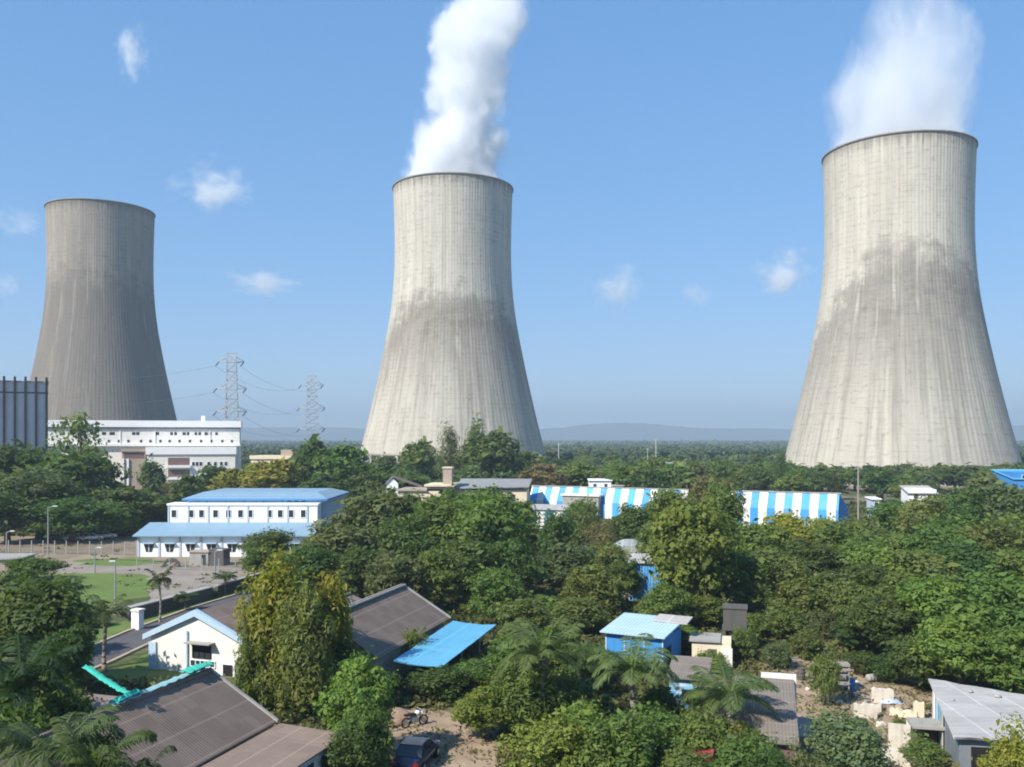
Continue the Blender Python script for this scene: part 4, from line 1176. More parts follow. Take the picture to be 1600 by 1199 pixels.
make_car('parked_car', (p.x, p.y + .2, 0), R(-12), M['car_blue'], 'dark blue saloon car parked in the dirt yard')
wc = make_car('parked_car', tuple(pix(142, 845)), R(-62), M['car_white'], 'white car parked under the trees, nearest the hall corner', 'white cars parked under the trees')
for px, py, rz, lb in ((126, 841, -58, 'middle white car of the row under the trees'), (164, 842, -70, 'white car half hidden behind the row under the trees'), (118, 846, 80, 'white car parked lengthwise at the row left end')):
    c = copy_tree(wc)
    c.location = tuple(pix(px, py)); c.rotation_euler.z = R(rz); c['label'] = lb
wc['label'] = 'white car in the middle of the yard row, facing the hall'

# --- yard wall, gate pillar, fence, lamp posts
a, c = pix(202, 972), pix(332, 936)
d = c - a; L_ = d.length
o = empty('yard_wall', (a.x, a.y, 0), math.atan2(d.y, d.x), 'low yard wall beside the road with shade painted into its dark face', 'wall')
MB().box(0, L_, 0, .3, 0, 1.25).build('wall', M['tank_dark'], o)  # dark colour stands in for the shadow on the wall face
MB().box(-.05, L_ + .05, -.08, .9, 1.25, 1.38).build('coping', M['grey_wall'], o)
a, c = pix(340, 933), pix(420, 908); d = c - a; L_ = d.length
o = empty('yard_wall', (a.x, a.y, 0), math.atan2(d.y, d.x), 'shorter yard wall length behind the small palms', 'wall')
MB().box(0, L_, 0, .3, 0, 1.2).build('wall', M['tank_dark'], o)
MB().box(-.05, L_ + .05, -.08, .5, 1.2, 1.32).build('coping', M['grey_wall'], o)
p = pix(205, 984)
o = empty('gate_pillar', (p.x, p.y, 0), R(-17), 'white gate pillar at the near end of the yard wall', 'pillar')
MB().box(0, .85, 0, .7, 0, 1.75).build('shaft', M['white_clean'], o)
MB().box(-.1, .95, -.1, .8, 1.75, 1.92).build('cap', M['white_wall'], o)
a, c = pix(-40, 864), pix(214, 868); d = c - a; L_ = d.length
fn = empty('yard_fence', (a.x, a.y, 0), math.atan2(d.y, d.x), 'grey wire fence along the back of the yard', 'fence')
nP = 15
pm = MB().box(-.06, .06, -.06, .06, 0, 2.1).mesh('post', M['grey_wall'])
for i in range(nP): link_mesh('post', pm, fn, (L_ * i / (nP - 1), 0, 0))
m = MB()
for z in np.arange(.15, 2.05, .16): m.tube((0, 0, z), (L_, 0, z), .012, .012, 3, False)
for x in np.arange(0, L_, .22): m.tube((x, 0, .1), (x, 0, 2.0), .010, .010, 3, False)
m.build('wire_mesh', M['fin_dark'], fn)
a, c = pix(214, 890), pix(420, 893); d = c - a; L_ = d.length
fn = empty('yard_fence', (a.x, a.y, 0), math.atan2(d.y, d.x), 'low post and wire fence before the blue-roofed hall', 'fence')
for i in range(9): link_mesh('post', MB().box(-.05, .05, -.05, .05, 0, 1.7).mesh('post', M['grey_wall']) if i == 0 else fn.children[0].data, fn, (L_ * i / 8, 0, 0))
m = MB()
for z in np.arange(.2, 1.65, .2): m.tube((0, 0, z), (L_, 0, z), .011, .011, 3, False)
m.build('wire_mesh', M['steel'], fn)
def lamp(px, py, top, label, arm=1.0, mat='steel'):
    p = pix(px, py); h = hgt(top, p.y)
    o = empty('lamp_post', (p.x, p.y, 0), 0, label, 'lamp post', 'thin poles and lamps round the yard')
    MB().tube((0, 0, 0), (0, 0, h), .11, .07, 8).build('pole', M[mat], o)
    MB().tube((0, 0, h - .05), (arm, 0, h + .2), .05, .04, 6).build('arm', M[mat], o)
    MB().box(arm - .1, arm + .55, -.14, .14, h + .14, h + .28).build('lamp_head', M['lamp_clear'], o)
lamp(75, 868, 793, 'tallest yard lamp post against the dark left trees', .9)
lamp(10, 872, 832, 'shorter yard lamp at the left picture edge', .7)
lamp(180, 948, 880, 'lamp post standing on the bright lawn', -.5)
lamp(148, 896, 858, 'short lamp post by the path left of the lawn', .4)
lamp(336, 905, 862, 'lamp post in front of the blue-roofed hall', .4)
def pole(px, Y, top, label, r=.1, mat='wood'):
    p = at(px, Y); h = hgt(top, Y)
    o = empty('utility_pole', (p.x, Y, 0), 0, label, 'pole', 'bare poles rising from the trees')
    MB().tube((0, 0, 0), (0, 0, h), r * 1.3, r, 8).build('shaft', M[mat], o)
    MB().box(-.7, .7, -.06, .06, h - .55, h - .42).build('cross_arm', M[mat], o)
pole(1341, 150, 728, 'brown utility pole in front of the right tower foot', .13)
pole(1025, 330, 686, 'thin pale mast rising from the woods right of the middle tower', .16, 'pylon_steel')
pole(1012, 360, 700, 'faint shorter mast left of the pale mast', .12, 'pylon_steel')
pole(873, 300, 692, 'short pale mast just right of the middle tower foot', .14, 'pylon_steel')

# --- lattice pylons
def pylon(px, Y, top, wpx, label, arms, rz):
    h = hgt(top, Y); wb = wpx * Y / F / 2; wt_ = wb * .55
    o = empty('lattice_pylon', (at(px, Y).x, Y, 0), R(rz), label, 'pylon', 'lattice pylons between the left and middle towers')
    m = MB(); n = 14; r = .16
    def w(z): return wb + (wt_ - wb) * z / h
    cs = ((-1, -1), (1, -1), (1, 1), (-1, 1))
    for sx, sy in cs: m.tube((sx * wb, sy * wb, 0), (sx * wt_, sy * wt_, h), r * 1.3, r, 4)
    for i in range(n):
        z0, z1 = h * i / n, h * (i + 1) / n
        for k2 in range(4):
            a, c = cs[k2], cs[(k2 + 1) % 4]
            m.tube((a[0] * w(z0), a[1] * w(z0), z0), (c[0] * w(z1), c[1] * w(z1), z1), r * .8, r * .8, 3)
            m.tube((c[0] * w(z0), c[1] * w(z0), z0), (a[0] * w(z1), a[1] * w(z1), z1), r * .8, r * .8, 3)
            m.tube((a[0] * w(z1), a[1] * w(z1), z1), (c[0] * w(z1), c[1] * w(z1), z1), r * .8, r * .8, 3)
    m.build('mast', M['pylon_steel'], o)
    tips = []
    for f_, ln in arms:
        z = h * f_
        for s in (-1, 1):
            am = MB()
            tip = Vector((s * ln, 0, z + .6))
            for sy in (-1, 1):
                am.tube((s * w(z), sy * w(z), z), tip, r, r * .8, 4)
                am.tube((s * w(z), sy * w(z), z + 2.2), tip, r, r * .8, 4)
            am.build('cross_arm', M['pylon_steel'], o)
            MB().tube((s * ln, 0, z + .4), (s * ln - 1.6, 0, z - 1.6), .28, .28, 6).build('insulator', M['insulator'], o)
            tips.append(o.matrix_basis @ Vector((s * ln - 1.6, 0, z - 1.6)) if False else Vector(o.location) + Matrix.Rotation(R(rz), 3, 'Z') @ Vector((s * ln - 1.6, 0, z - 1.6)))
    return tips
t1 = pylon(362, 400, 553, 24, 'bigger lattice pylon at the right end of the white office block', ((.93, 5.2), (.72, 6.2), (.54, 6.2)), 12)
t2 = pylon(488, 520, 588, 25, 'smaller lattice pylon near the middle tower', ((.90, 6), (.66, 7), (.44, 7)), 12)
def cable(a, c, sag, label):
    m = MB(); n = 14
    pts = [a.lerp(c, i / n) - Vector((0, 0, sag * 4 * (i / n) * (1 - i / n))) for i in range(n + 1)]
    o = m.path(pts, [.045] * (n + 1), 4).build('power_cable', M['wire'])
    tag(o, label, 'cable', 'sagging cables strung between the pylons')
for a, c in zip(t1, t2): cable(a, c, 5, 'thin sagging power cable between the two lattice pylons')
for a in t1[::2]: cable(a, a + Vector((-150, 60, 6)), 7, 'thin power cable running off left from the bigger pylon')

#BUILDINGS_END
# ------------------------------------------------------------------ vegetation
def leaves(centers, radii, per, size, seed, flat=.8, out_bias=.75, aspect=.55, droop=0.0):
    """leaf quads spread over clumps (centre, radius)"""
    r = np.random.default_rng(seed)
    C = np.repeat(centers, per, axis=0); Q = np.repeat(radii, per)
    n = len(C)
    d = r.normal(size=(n, 3)); d /= np.linalg.norm(d, axis=1)[:, None]
    rad = Q * (r.uniform(.25, 1.0, n) ** .45) * r.uniform(.8, 1.18, n)
    P = C + d * rad[:, None] * np.array([1, 1, flat])
    nr = r.normal(size=(n, 3)); nr /= np.linalg.norm(nr, axis=1)[:, None]
    N = d * out_bias + nr * (1 - out_bias) + np.array([0, 0, .25])
    N /= np.linalg.norm(N, axis=1)[:, None]
    h = r.normal(size=(n, 3)); h[:, 2] -= droop
    A = np.cross(N, h); A /= np.linalg.norm(A, axis=1)[:, None]
    B = np.cross(N, A)
    s = size * np.clip(r.lognormal(-.12, .42, n), .35, 2.2)
    if droop: A, B = B, A
    a = A * (s)[:, None]; b = B * (s * aspect)[:, None]
    bend = N * (s * .22)[:, None]
    return np.stack([P - a - bend, P + b * .9, P + a - bend, P - b], axis=1)

def crown_clumps(kind, seed, n, W, H, z0):
    r = np.random.default_rng(seed)
    d = r.normal(size=(n, 3)); d /= np.linalg.norm(d, axis=1)[:, None]
    d[:, 2] = np.where(d[:, 2] < -.75, -d[:, 2], d[:, 2])
    rad = r.uniform(.55, .98, n)
    if kind == 'tall': taper = 1
    P = d * rad[:, None] * np.array([W / 2, W / 2, (H - z0) / 2]) * .82
    # lopsided outline: a few lobes pushed out, a few pulled in
    for _ in range(5):
        ax = r.normal(size=3); ax /= np.linalg.norm(ax)
        w = np.clip(d @ ax - .35, 0, 1)
        P *= (1 + r.uniform(-.60, .50) * w)[:, None]
    P[:, 2] += (H + z0) / 2
    Rd = W * r.uniform(.075, .205, n)
    return P, Rd

def trunk_mesh(name, seed, H, r0, tips, mat, nlimb=7, split=.35):
    r = random.Random(seed)
    m = MB()
    lean = Vector((r.uniform(-.4, .4), r.uniform(-.4, .4), 0))
    base = [Vector((0, 0, -.3)), Vector((0, 0, .25)), Vector((0, 0, H * split)) + lean * .5, Vector((0, 0, H * .78)) + lean]
    m.path(base, [r0 * 1.5, r0 * 1.1, r0 * .8, r0 * .22], 8)
    for i in range(nlimb):
        t = tips[r.randrange(len(tips))]
        f = r.uniform(0, .7)
        a = base[2].lerp(base[3], f)
        b = Vector(t)
        mid = a.lerp(b, .5) + Vector((r.uniform(-.3, .3), r.uniform(-.3, .3), r.uniform(0, .5)))
        m.path([a, mid, b], [r0 * .42 * (1 - f * .5), r0 * .26, r0 * .08], 6)
    return m.mesh(name, mat, True)

# every kind is modelled at about 8 m wide, 10 m tall; LOD 0 near, 1 mid, 2 far
LOD = [dict(n=1.0, per=1.0, s=1.0), dict(n=1.0, per=.80, s=1.05), dict(n=.7, per=.42, s=1.6)]
KINDS = {
    'broad':   dict(n=46, per=215, size=.17, z0=.9, flat=.75, trunk=.30),
    'tall':    dict(n=52, per=170, size=.17, z0=.8, flat=.95, trunk=.26),
    'bigleaf': dict(n=70, per=170, size=.155, z0=.3, flat=.7, trunk=.28, aspect=.75),
    'sparse':  dict(n=40, per=60, size=.15, z0=3.0, flat=.9, trunk=.20),
    'feather': dict(n=70, per=80, size=.20, z0=1.0, flat=1.5, trunk=.2, aspect=.22, droop=.6),
    'bush':    dict(n=60, per=150, size=.17, z0=-.6, flat=.85, trunk=.22),
    'weep':    dict(n=84, per=120, size=.19, z0=-.8, flat=1.6, trunk=.3, aspect=.35, droop=.9),
}
CACHE = {}
def tree_meshes(kind, lod, var):
    key = (kind, lod, var)
    if key in CACHE: return CACHE[key]
    k = KINDS[kind]; l = LOD[lod]
    sd = hash_seed(kind) * 100 + var * 7
    n = max(14, int(k['n'] * l['n'])); per = max(10, int(k['per'] * l['per']))
    Hh, Ww = 10.0, 8.0
    P, Rd = crown_clumps(kind, sd, n, Ww, Hh, k['z0'])
    if kind == 'feather':
        t = np.clip((P[:, 2] - 1) / 9, 0, 1); P[:, :2] *= (1.05 - .75 * t)[:, None]; Rd *= .8
    if kind == 'weep':
        t = np.clip(P[:, 2] / 10, 0, 1); P[:, :2] *= (1.0 - .12 * t + .30 * np.sin(t * 11 + np.arctan2(P[:, 1], P[:, 0]) * 3) * t)[:, None]; Rd *= .82
    if kind == 'tall': P[:, :2] *= .9
    V = leaves(P, Rd, per, k['size'] * l['s'], sd + lod, k['flat'], .72, k.get('aspect', .55), k.get('droop', 0))
    # leaves through the inside so that light is blocked
    r = np.random.default_rng(sd + 5)
    inner = P * np.array([.6, .6, 1]) + np.array([0, 0, -.3])
    if kind not in ('sparse', 'feather'):
        V2 = leaves(inner, Rd * 1.5, max(6, per // 6), k['size'] * l['s'] * 1.8, sd + 9, 1.0, .3)
        V = np.concatenate([V, V2])
    # stray twigs outside the outline
    V3 = leaves(P, Rd * 1.55, max(3, per // 12), k['size'] * l['s'] * .9, sd + 13, k['flat'], .4, k.get('aspect', .5), k.get('droop', 0))
    V = np.concatenate([V, V3])
    cr = quads_mesh('crown', V, M['leaf'])
    tr = trunk_mesh('trunk', sd, Hh, k['trunk'], [tuple(p) for p in P], M['bark'], 12 if kind == 'sparse' else 7)
    CACHE[key] = (cr, tr)
    return CACHE[key]
def hash_seed(s): return sum((i + 1) * ord(c) for i, c in enumerate(s)) % 997
TONE = dict(dk=(.088, .134, .042), md=(.125, .182, .050), lt=(.165, .218, .052), yl=(.255, .265, .050), ol=(.145, .185, .060),
            br=(.175, .158, .080), gr=(.132, .168, .078), bl=(.085, .128, .064), gy=(.20, .24, .13))
NTREE = 0
VARS = {'broad': 4, 'tall': 3, 'bigleaf': 3, 'sparse': 3, 'feather': 2, 'bush': 4, 'weep': 2}
def tree(px, Y, top, wpx, kind, tone, label, group=None, name='tree', cat='tree'):
    global NTREE
    NTREE += 1
    r = random.Random(NTREE * 31 + 5)
    lod = 0 if Y < 82 else (1 if Y < 170 else 2)
    cr, tr = tree_meshes(kind, lod, r.randrange(VARS[kind]))
    H = max(1.2, hgt(top, Y)); W = wpx * Y / F * 1.26
    o = empty(name, (at(px, Y).x, Y, 0), r.uniform(0, 6.283), label, cat, group)
    o.scale = (W / 8.0, W / 8.0, H / 10.2)
    c = link_mesh('crown', cr, o)
    t = TONE[tone]; j = [r.uniform(.86, 1.16) for _ in range(2)]
    c.color = (t[0] * j[0] * j[1], t[1] * j[0], t[2] * j[0], 1)
    link_mesh('trunk', tr, o)
    return o
G_L = 'trees on the left around the yard'
G_C = 'trees in the middle of the quarters'
G_R = 'trees of the thick wood on the right'
G_F = 'trees and bushes in the foreground'
G_B = 'trees before the cooling towers'
KW = {'broad': 'round-crowned', 'tall': 'upright', 'bigleaf': 'large-leaved', 'sparse': 'thin see-through', 'feather': 'feathery', 'bush': 'bushy', 'weep': 'drooping'}
TWD = dict(dk='dark green', md='mid-green', lt='bright green', yl='yellow-green', ol='olive', br='reddish brown', gr='grey-green', bl='bluish green', gy='pale silvery green')
def T(px, Y, top, w, kind, tone, where, g):
    b = kind == 'bush' and Y < 110 and hgt(top, Y) < 5.2
    tree(px, Y, top, w, kind, tone, f'{TWD[tone]} {KW[kind] if not b else "leafy"} {"bush" if b else "tree"} {where}', g, 'bush' if b else 'tree', 'bush' if b else 'tree')
# left
T(28, 185, 688, 120, 'tall', 'dk', 'at the left edge below the finned hall', G_L)
T(100, 180, 698, 120, 'broad', 'dk', 'below the right end of the finned hall', G_L)
T(62, 166, 728, 130, 'broad', 'gr', 'in the middle of the dark clump by the finned hall', G_L)
T(150, 192, 704, 84, 'broad', 'dk', 'overlapping the left third of the white office block', G_L)
T(203, 172, 757, 96, 'broad', 'dk', 'standing left of the blue-roofed hall', G_L)
T(124, 212, 628, 84, 'sparse', 'ol', 'rising above the office block roof before the left tower', G_L)
T(92, 214, 672, 60, 'sparse', 'gr', 'in front of the office block left corner', G_L)
T(240, 236, 706, 46, 'tall', 'gr', 'in front of the office block entrance tower', G_L)
T(268, 222, 748, 50, 'sparse', 'br', 'below the office block balconies', G_L)
T(12, 158, 760, 96, 'broad', 'dk', 'behind the fence at the left picture edge', G_L)
T(112, 160, 772, 110, 'broad', 'dk', 'behind the tallest yard lamp post', G_L)
T(168, 166, 780, 84, 'broad', 'md', 'behind the white cars', G_L)
T(240, 178, 772, 70, 'broad', 'dk', 'touching the blue-roofed hall left corner', G_L)
T(296, 205, 740, 60, 'broad', 'dk', 'behind the left end of the blue main roof', G_L)
T(336, 245, 724, 56, 'broad', 'dk', 'right of the office block front wing', G_L)
T(374, 228, 724, 82, 'broad', 'yl', 'above the blue main roof, left of its pair', G_L)
T(434, 222, 718, 92, 'broad', 'yl', 'above the blue main roof, right of its pair', G_L)
T(404, 250, 722, 60, 'broad', 'ol', 'behind the yellow-green pair above the blue roof', G_L)
T(488, 238, 686, 80, 'broad', 'dk', 'left of the middle tower, under the smaller pylon', G_L)
T(540, 232, 692, 84, 'broad', 'md', 'against the left foot of the middle tower', G_L)
T(510, 205, 738, 70, 'broad', 'dk', 'behind the right end of the blue main roof', G_L)
T(420, 128, 822, 74, 'broad', 'dk', 'hiding the right end of the blue lean-to roof', G_L)
T(402, 122, 850, 50, 'bush', 'md', 'at the lean-to foot right of the pump house', G_L)
# before the middle tower
T(604, 290, 711, 58, 'broad', 'dk', 'small and round before the middle tower left foot', G_B)
T(658, 268, 688, 60, 'broad', 'md', 'before the middle tower, left of the feathery pair', G_B)
T(703, 262, 654, 62, 'feather', 'gr', 'left one of two before the middle tower', G_B)
T(742, 266, 640, 60, 'feather', 'ol', 'right one of two before the middle tower', G_B)
T(772, 256, 674, 100, 'broad', 'dk', 'biggest dome at the middle tower right foot', G_B)
T(578, 222, 730, 66, 'broad', 'dk', 'behind the tiny white cottage', G_B)
T(822, 270, 702, 60, 'broad', 'dk', 'just right of the biggest dome by the middle tower', G_B)
T(1221, 290, 698, 34, 'feather', 'dk', 'dark and narrow at the right tower left foot', G_B)
T(850, 236, 722, 70, 'broad', 'br', 'behind the left end of the striped hall', G_B)
T(905, 250, 722, 76, 'broad', 'md', 'behind the small white block of the striped hall', G_B)
T(985, 240, 720, 80, 'broad', 'md', 'behind the middle of the striped hall', G_B)
T(1022, 232, 732, 56, 'broad', 'dk', 'dark and low behind the middle of the striped hall', G_B)
T(1060, 238, 728, 70, 'broad', 'ol', 'behind the bright large-leaved tree', G_B)
# middle
T(585, 118, 752, 128, 'broad', 'gr', 'with grey limbs right of the blue-roofed hall', G_C)
T(520, 110, 812, 130, 'broad', 'gr', 'low and wide below the blue-roofed hall end wall', G_C)
T(566, 98, 850, 110, 'broad', 'dk', 'directly behind the outhouse', G_C)
T(480, 104, 845, 84, 'broad', 'dk', 'behind the big yellow drooping tree', G_C)
T(694, 116, 764, 126, 'broad', 'md', 'below the cream house', G_C)
T(772, 110, 764, 116, 'broad', 'md', 'below the long grey roof', G_C)
T(640, 104, 800, 104, 'broad', 'dk', 'behind the brown roof ridge end', G_C)
T(730, 98, 822, 124, 'tall', 'dk', 'right behind the brown roof gable', G_C)
T(800, 100, 838, 84, 'tall', 'dk', 'between long grey roof and striped annexe', G_C)
T(820, 130, 812, 60, 'broad', 'dk', 'at the striped annexe left corner', G_C)
T(866, 124, 796, 60, 'broad', 'dk', 'in front of the striped annexe', G_C)
T(918, 138, 770, 56, 'sparse', 'ol', 'before the striped hall stair block', G_C)
T(938, 130, 806, 60, 'sparse', 'br', 'reddish and thin above the arched hut', G_C)
T(985, 142, 786, 70, 'broad', 'dk', 'hiding the striped hall bottom right of the stair block', G_C)
T(880, 108, 848, 90, 'broad', 'gr', 'left of the arched hut', G_C)
T(1074, 90, 757, 132, 'bigleaf', 'lt', 'biggest and brightest in the picture centre right', G_C)
T(1128, 128, 734, 84, 'sparse', 'br', 'bare-twigged above the bright large-leaved tree', G_C)
T(1036, 118, 800, 74, 'broad', 'ol', 'left behind the bright large-leaved tree', G_C)
T(925, 92, 880, 90, 'weep', 'ol', 'left of the tall blue sheet shed', G_C)
T(900, 84, 930, 96, 'weep', 'ol', 'left of the blue kiosk', G_C)
T(946, 96, 896, 70, 'broad', 'yl', 'before the arched hut', G_C)
T(842, 88, 930, 90, 'broad', 'md', 'right of the blue awning far end', G_C)
T(762, 94, 920, 84, 'bush', 'lt', 'behind the blue awning far end', G_C)
T(800, 92, 905, 70, 'bush', 'ol', 'between the brown gable and the drooping olive trees', G_C)
T(1082, 86, 926, 92, 'broad', 'md', 'behind the cream outhouse and kiosk roof', G_C)
T(1066, 79, 975, 62, 'bush', 'lt', 'at the kiosk right corner', G_C)
T(1014, 92, 936, 50, 'bush', 'ol', 'at the foot of the tall blue sheet shed', G_C)
T(646, 70, 976, 56, 'sparse', 'lt', 'thin over the left end of the blue awning', G_C)
T(690, 63, 1030, 84, 'bush', 'dk', 'in the shade under the blue awning', G_C)
T(738, 66, 1022, 90, 'bush', 'md', 'at the blue awning right side', G_C)
T(655, 66, 1060, 40, 'bush', 'ol', 'by the sand heap under the awning', G_C)
# right wood
T(1186, 108, 808, 100, 'broad', 'md', 'right beside the bright large-leaved tree', G_R)
T(1236, 118, 792, 84, 'broad', 'yl', 'below the right half of the striped hall', G_R)
T(1166, 92, 862, 110, 'broad', 'md', 'below right of the bright large-leaved tree', G_R)
T(1290, 132, 800, 60, 'broad', 'lt', 'below the right end of the striped hall', G_R)
T(1262, 104, 838, 96, 'broad', 'dk', 'in the dip right of the bright large-leaved tree', G_R)
T(1340, 130, 806, 84, 'broad', 'ol', 'at the foot of the brown utility pole', G_R)
T(1396, 150, 778, 70, 'broad', 'md', 'left of the white tin-roofed shed', G_R)
T(1448, 140, 771, 84, 'broad', 'ol', 'in front of the white tin-roofed shed', G_R)
T(1508, 150, 760, 84, 'broad', 'md', 'right of the white tin-roofed shed', G_R)
T(1570, 148, 752, 96, 'broad', 'gr', 'before the pale hut at the right edge', G_R)
T(1540, 170, 738, 80, 'broad', 'gr', 'left of the blue-roofed shed at the right edge', G_R)
T(1340, 104, 838, 100, 'broad', 'md', 'second row below the utility pole', G_R)
T(1420, 108, 822, 110, 'broad', 'ol', 'second row below the white tin-roofed shed', G_R)
T(1500, 112, 800, 116, 'broad', 'md', 'second row right of the tin-roofed shed', G_R)
T(1584, 110, 798, 120, 'broad', 'md', 'second row at the right picture edge', G_R)
T(1250, 90, 890, 84, 'bush', 'ol', 'above the cream hut by the dirt yard', G_R)
T(1226, 82, 938, 70, 'bush', 'ol', 'beside the dark water tank', G_R)
T(1280, 82, 948, 66, 'bush', 'gr', 'low at the back edge of the dirt yard', G_R)
T(1300, 90, 890, 84, 'broad', 'md', 'behind the pale tin hut in the wood', G_R)
T(1356, 86, 874, 110, 'broad', 'dk', 'dark third row above the plank rack', G_R)
T(1430, 90, 850, 124, 'broad', 'ol', 'third row in the heart of the right wood', G_R)
T(1510, 92, 838, 120, 'broad', 'dk', 'third row, darkest of the right wood', G_R)
T(1590, 90, 846, 120, 'broad', 'md', 'third row at the right picture edge', G_R)
T(1396, 74, 922, 120, 'broad', 'dk', 'overhanging the white ruins', G_R)
T(1340, 76, 960, 76, 'broad', 'dk', 'right behind the plank rack', G_R)
T(1470, 73, 896, 140, 'broad', 'lt', 'bright dome left of centre in the front row', G_R)
T(1556, 73, 886, 150, 'broad', 'md', 'wide dome in the front row by the right edge', G_R)
T(1500, 64, 956, 124, 'broad', 'lt', 'nearest the tin shed roof', G_R)
T(1590, 62, 968, 130, 'broad', 'lt', 'behind the tin shed at the right picture edge', G_R)
T(1440, 66, 985, 84, 'bush', 'dk', 'hanging dark over the ruins wall', G_R)
T(1180, 82, 950, 50, 'bush', 'md', 'between water tank and bushes', G_R)
T(1120, 92, 820, 90, 'broad', 'md', 'right flank of the bright large-leaved tree', G_R)
T(1210, 94, 850, 100, 'broad', 'ol', 'between the bright tree and the pale tin hut', G_R)
T(1310, 112, 812, 90, 'broad', 'md', 'below the striped hall end wall', G_R)
T(1470, 100, 812, 110, 'broad', 'md', 'upright in the second row centre of the right wood', G_R)
T(1550, 100, 806, 110, 'broad', 'ol', 'second row, olive beside the darkest tree', G_R)
T(1386, 92, 846, 100, 'broad', 'lt', 'third row, left of the heart of the wood', G_R)
T(1330, 82, 900, 84, 'broad', 'ol', 'above the plank rack, left of the dark one', G_R)
T(1420, 80, 888, 110, 'broad', 'md', 'fourth row over the white ruins', G_R)
T(1262, 76, 975, 50, 'bush', 'ol', 'small at the plank rack back left', G_R)
T(1350, 70, 1010, 60, 'bush', 'dk', 'low in the shade behind the square slab', G_R)
T(1392, 68, 1016, 60, 'bush', 'dk', 'low in the shade above the rubble wall', G_R)
T(1214, 72, 1000, 44, 'bush', 'gr', 'scrubby at the water tank foot', G_R)
T(1044, 150, 752, 70, 'broad', 'md', 'hiding the gap left of the bright large-leaved tree', G_C)
T(1124, 120, 748, 76, 'broad', 'ol', 'hiding the striped hall right of the bright large-leaved tree', G_C)
T(1096, 140, 738, 60, 'broad', 'br', 'tawny, behind the top of the bright large-leaved tree', G_C)
T(905, 146, 776, 54, 'broad', 'ol', 'before the grey stair block, left of the thin one', G_C)
T(616, 150, 774, 60, 'broad', 'md', 'before the cream house left corner', G_C)
T(660, 140, 776, 70, 'broad', 'ol', 'before the cream house windows', G_C)
T(735, 150, 766, 66, 'tall', 'md', 'under the long grey roof left half', G_C)
T(812, 150, 768, 60, 'tall', 'dk', 'under the long grey roof right end', G_C)
T(560, 140, 782, 70, 'broad', 'gr', 'against the blue-roofed hall end wall', G_C)
T(610, 92, 856, 90, 'broad', 'gr', 'left over the outhouse roof', G_C)
T(690, 94, 850, 90, 'broad', 'md', 'right over the brown gable ridge', G_C)
T(776, 86, 880, 80, 'broad', 'md', 'right of the brown roof gable', G_C)
T(820, 78, 930, 90, 'broad', 'ol', 'right of the blue awning middle', G_C)
T(980, 100, 868, 54, 'broad', 'dk', 'before the arched hut right side', G_C)
T(1040, 84, 905, 70, 'broad', 'md', 'covering the tall blue sheet shed right corner', G_C)
T(870, 66, 985, 90, 'bush', 'ol', 'tall and olive left of the kiosk', G_F)
T(800, 66, 975, 90, 'bush', 'md', 'tall at the awning right end', G_F)
T(1100, 48, 1098, 90, 'bush', 'md', 'at the foot of the palm by the grey roof', G_F)
T(1158, 48, 1112, 90, 'bush', 'ol', 'before the grey roof middle', G_F)
T(1200, 42, 1160, 80, 'bush', 'dk', 'below the grey roof right corner', G_F)
T(1262, 44, 1160, 60, 'bush', 'gr', 'at the bottom between grey roof and pale bush', G_F)
T(1030, 54, 1050, 70, 'bush', 'dk', 'before the blue and white house', G_F)
T(1290, 62, 1010, 44, 'bush', 'ol', 'scraggy in front of the plank rack', G_F)
T(1410, 55, 1120, 44, 'bush', 'ol', 'scraggy between the white ruin walls', G_F)
T(52, 116, 868, 80, 'broad', 'md', 'pale behind the biggest left-edge tree', G_L)
T(100, 110, 902, 50, 'bush', 'ol', 'at the left end of the lawn', G_L)
T(956, 112, 846, 56, 'broad', 'ol', 'hiding the arched hut middle', G_C)
T(912, 112, 852, 60, 'broad', 'md', 'hiding the teal arch of the arched hut', G_C)
T(1052, 76, 975, 54, 'broad', 'md', 'close behind the kiosk roof right corner', G_C)
T(1100, 74, 985, 44, 'bush', 'md', 'over the cream outhouse roof', G_C)
T(1160, 74, 975, 40, 'bush', 'ol', 'against the dark water tank right side', G_C)
T(640, 172, 763, 50, 'broad', 'ol', 'close before the cream house wall', G_C)
T(700, 172, 762, 50, 'broad', 'md', 'close before the chimney block', G_C)
T(768, 172, 757, 60, 'broad', 'ol', 'close before the long grey roof wall', G_C)
T(92, 44, 1052, 110, 'bush', 'dk', 'over the left end of the brown roof', G_F)
T(20, 40, 1060, 140, 'bush', 'md', 'bulky in the left bottom corner beside the palms', G_F)
T(126, 40, 1120, 70, 'bush', 'md', 'in front of the brown roof left end', G_F)
# foreground
T(436, 60, 842, 118, 'weep', 'yl', 'tallest and yellowest between gable house and brown roof', G_F)
T(518, 63, 878, 78, 'weep', 'yl', 'right shoulder of the tall yellow tree', G_F)
T(402, 59, 965, 66, 'weep', 'ol', 'left foot of the tall yellow tree', G_F)
T(478, 58, 915, 104, 'weep', 'ol', 'in front of the tall yellow tree, by the lean-to end', G_F)
T(528, 62, 990, 70, 'weep', 'dk', 'in the shade right of the tall yellow tree', G_F)
T(560, 51, 1008, 104, 'bigleaf', 'lt', 'in front of the dark gap beside the brown roof', G_F)
T(570, 48, 1092, 76, 'bush', 'md', 'lowest, beside the parked dark car', G_F)
T(545, 47, 1130, 80, 'bush', 'dk', 'at the painted wall of the lean-to', G_F)
T(756, 55, 1060, 92, 'bush', 'lt', 'right of the parked dark car', G_F)
T(818, 55, 1024, 104, 'bush', 'md', 'behind the bright bush by the dark car', G_F)
T(868, 47, 1092, 116, 'bush', 'lt', 'in the bottom middle, second from the dark car', G_F)
T(915, 49, 1084, 112, 'bush', 'lt', 'below the first feather palm', G_F)
T(968, 46, 1104, 118, 'bush', 'md', 'below the second feather palm', G_F)
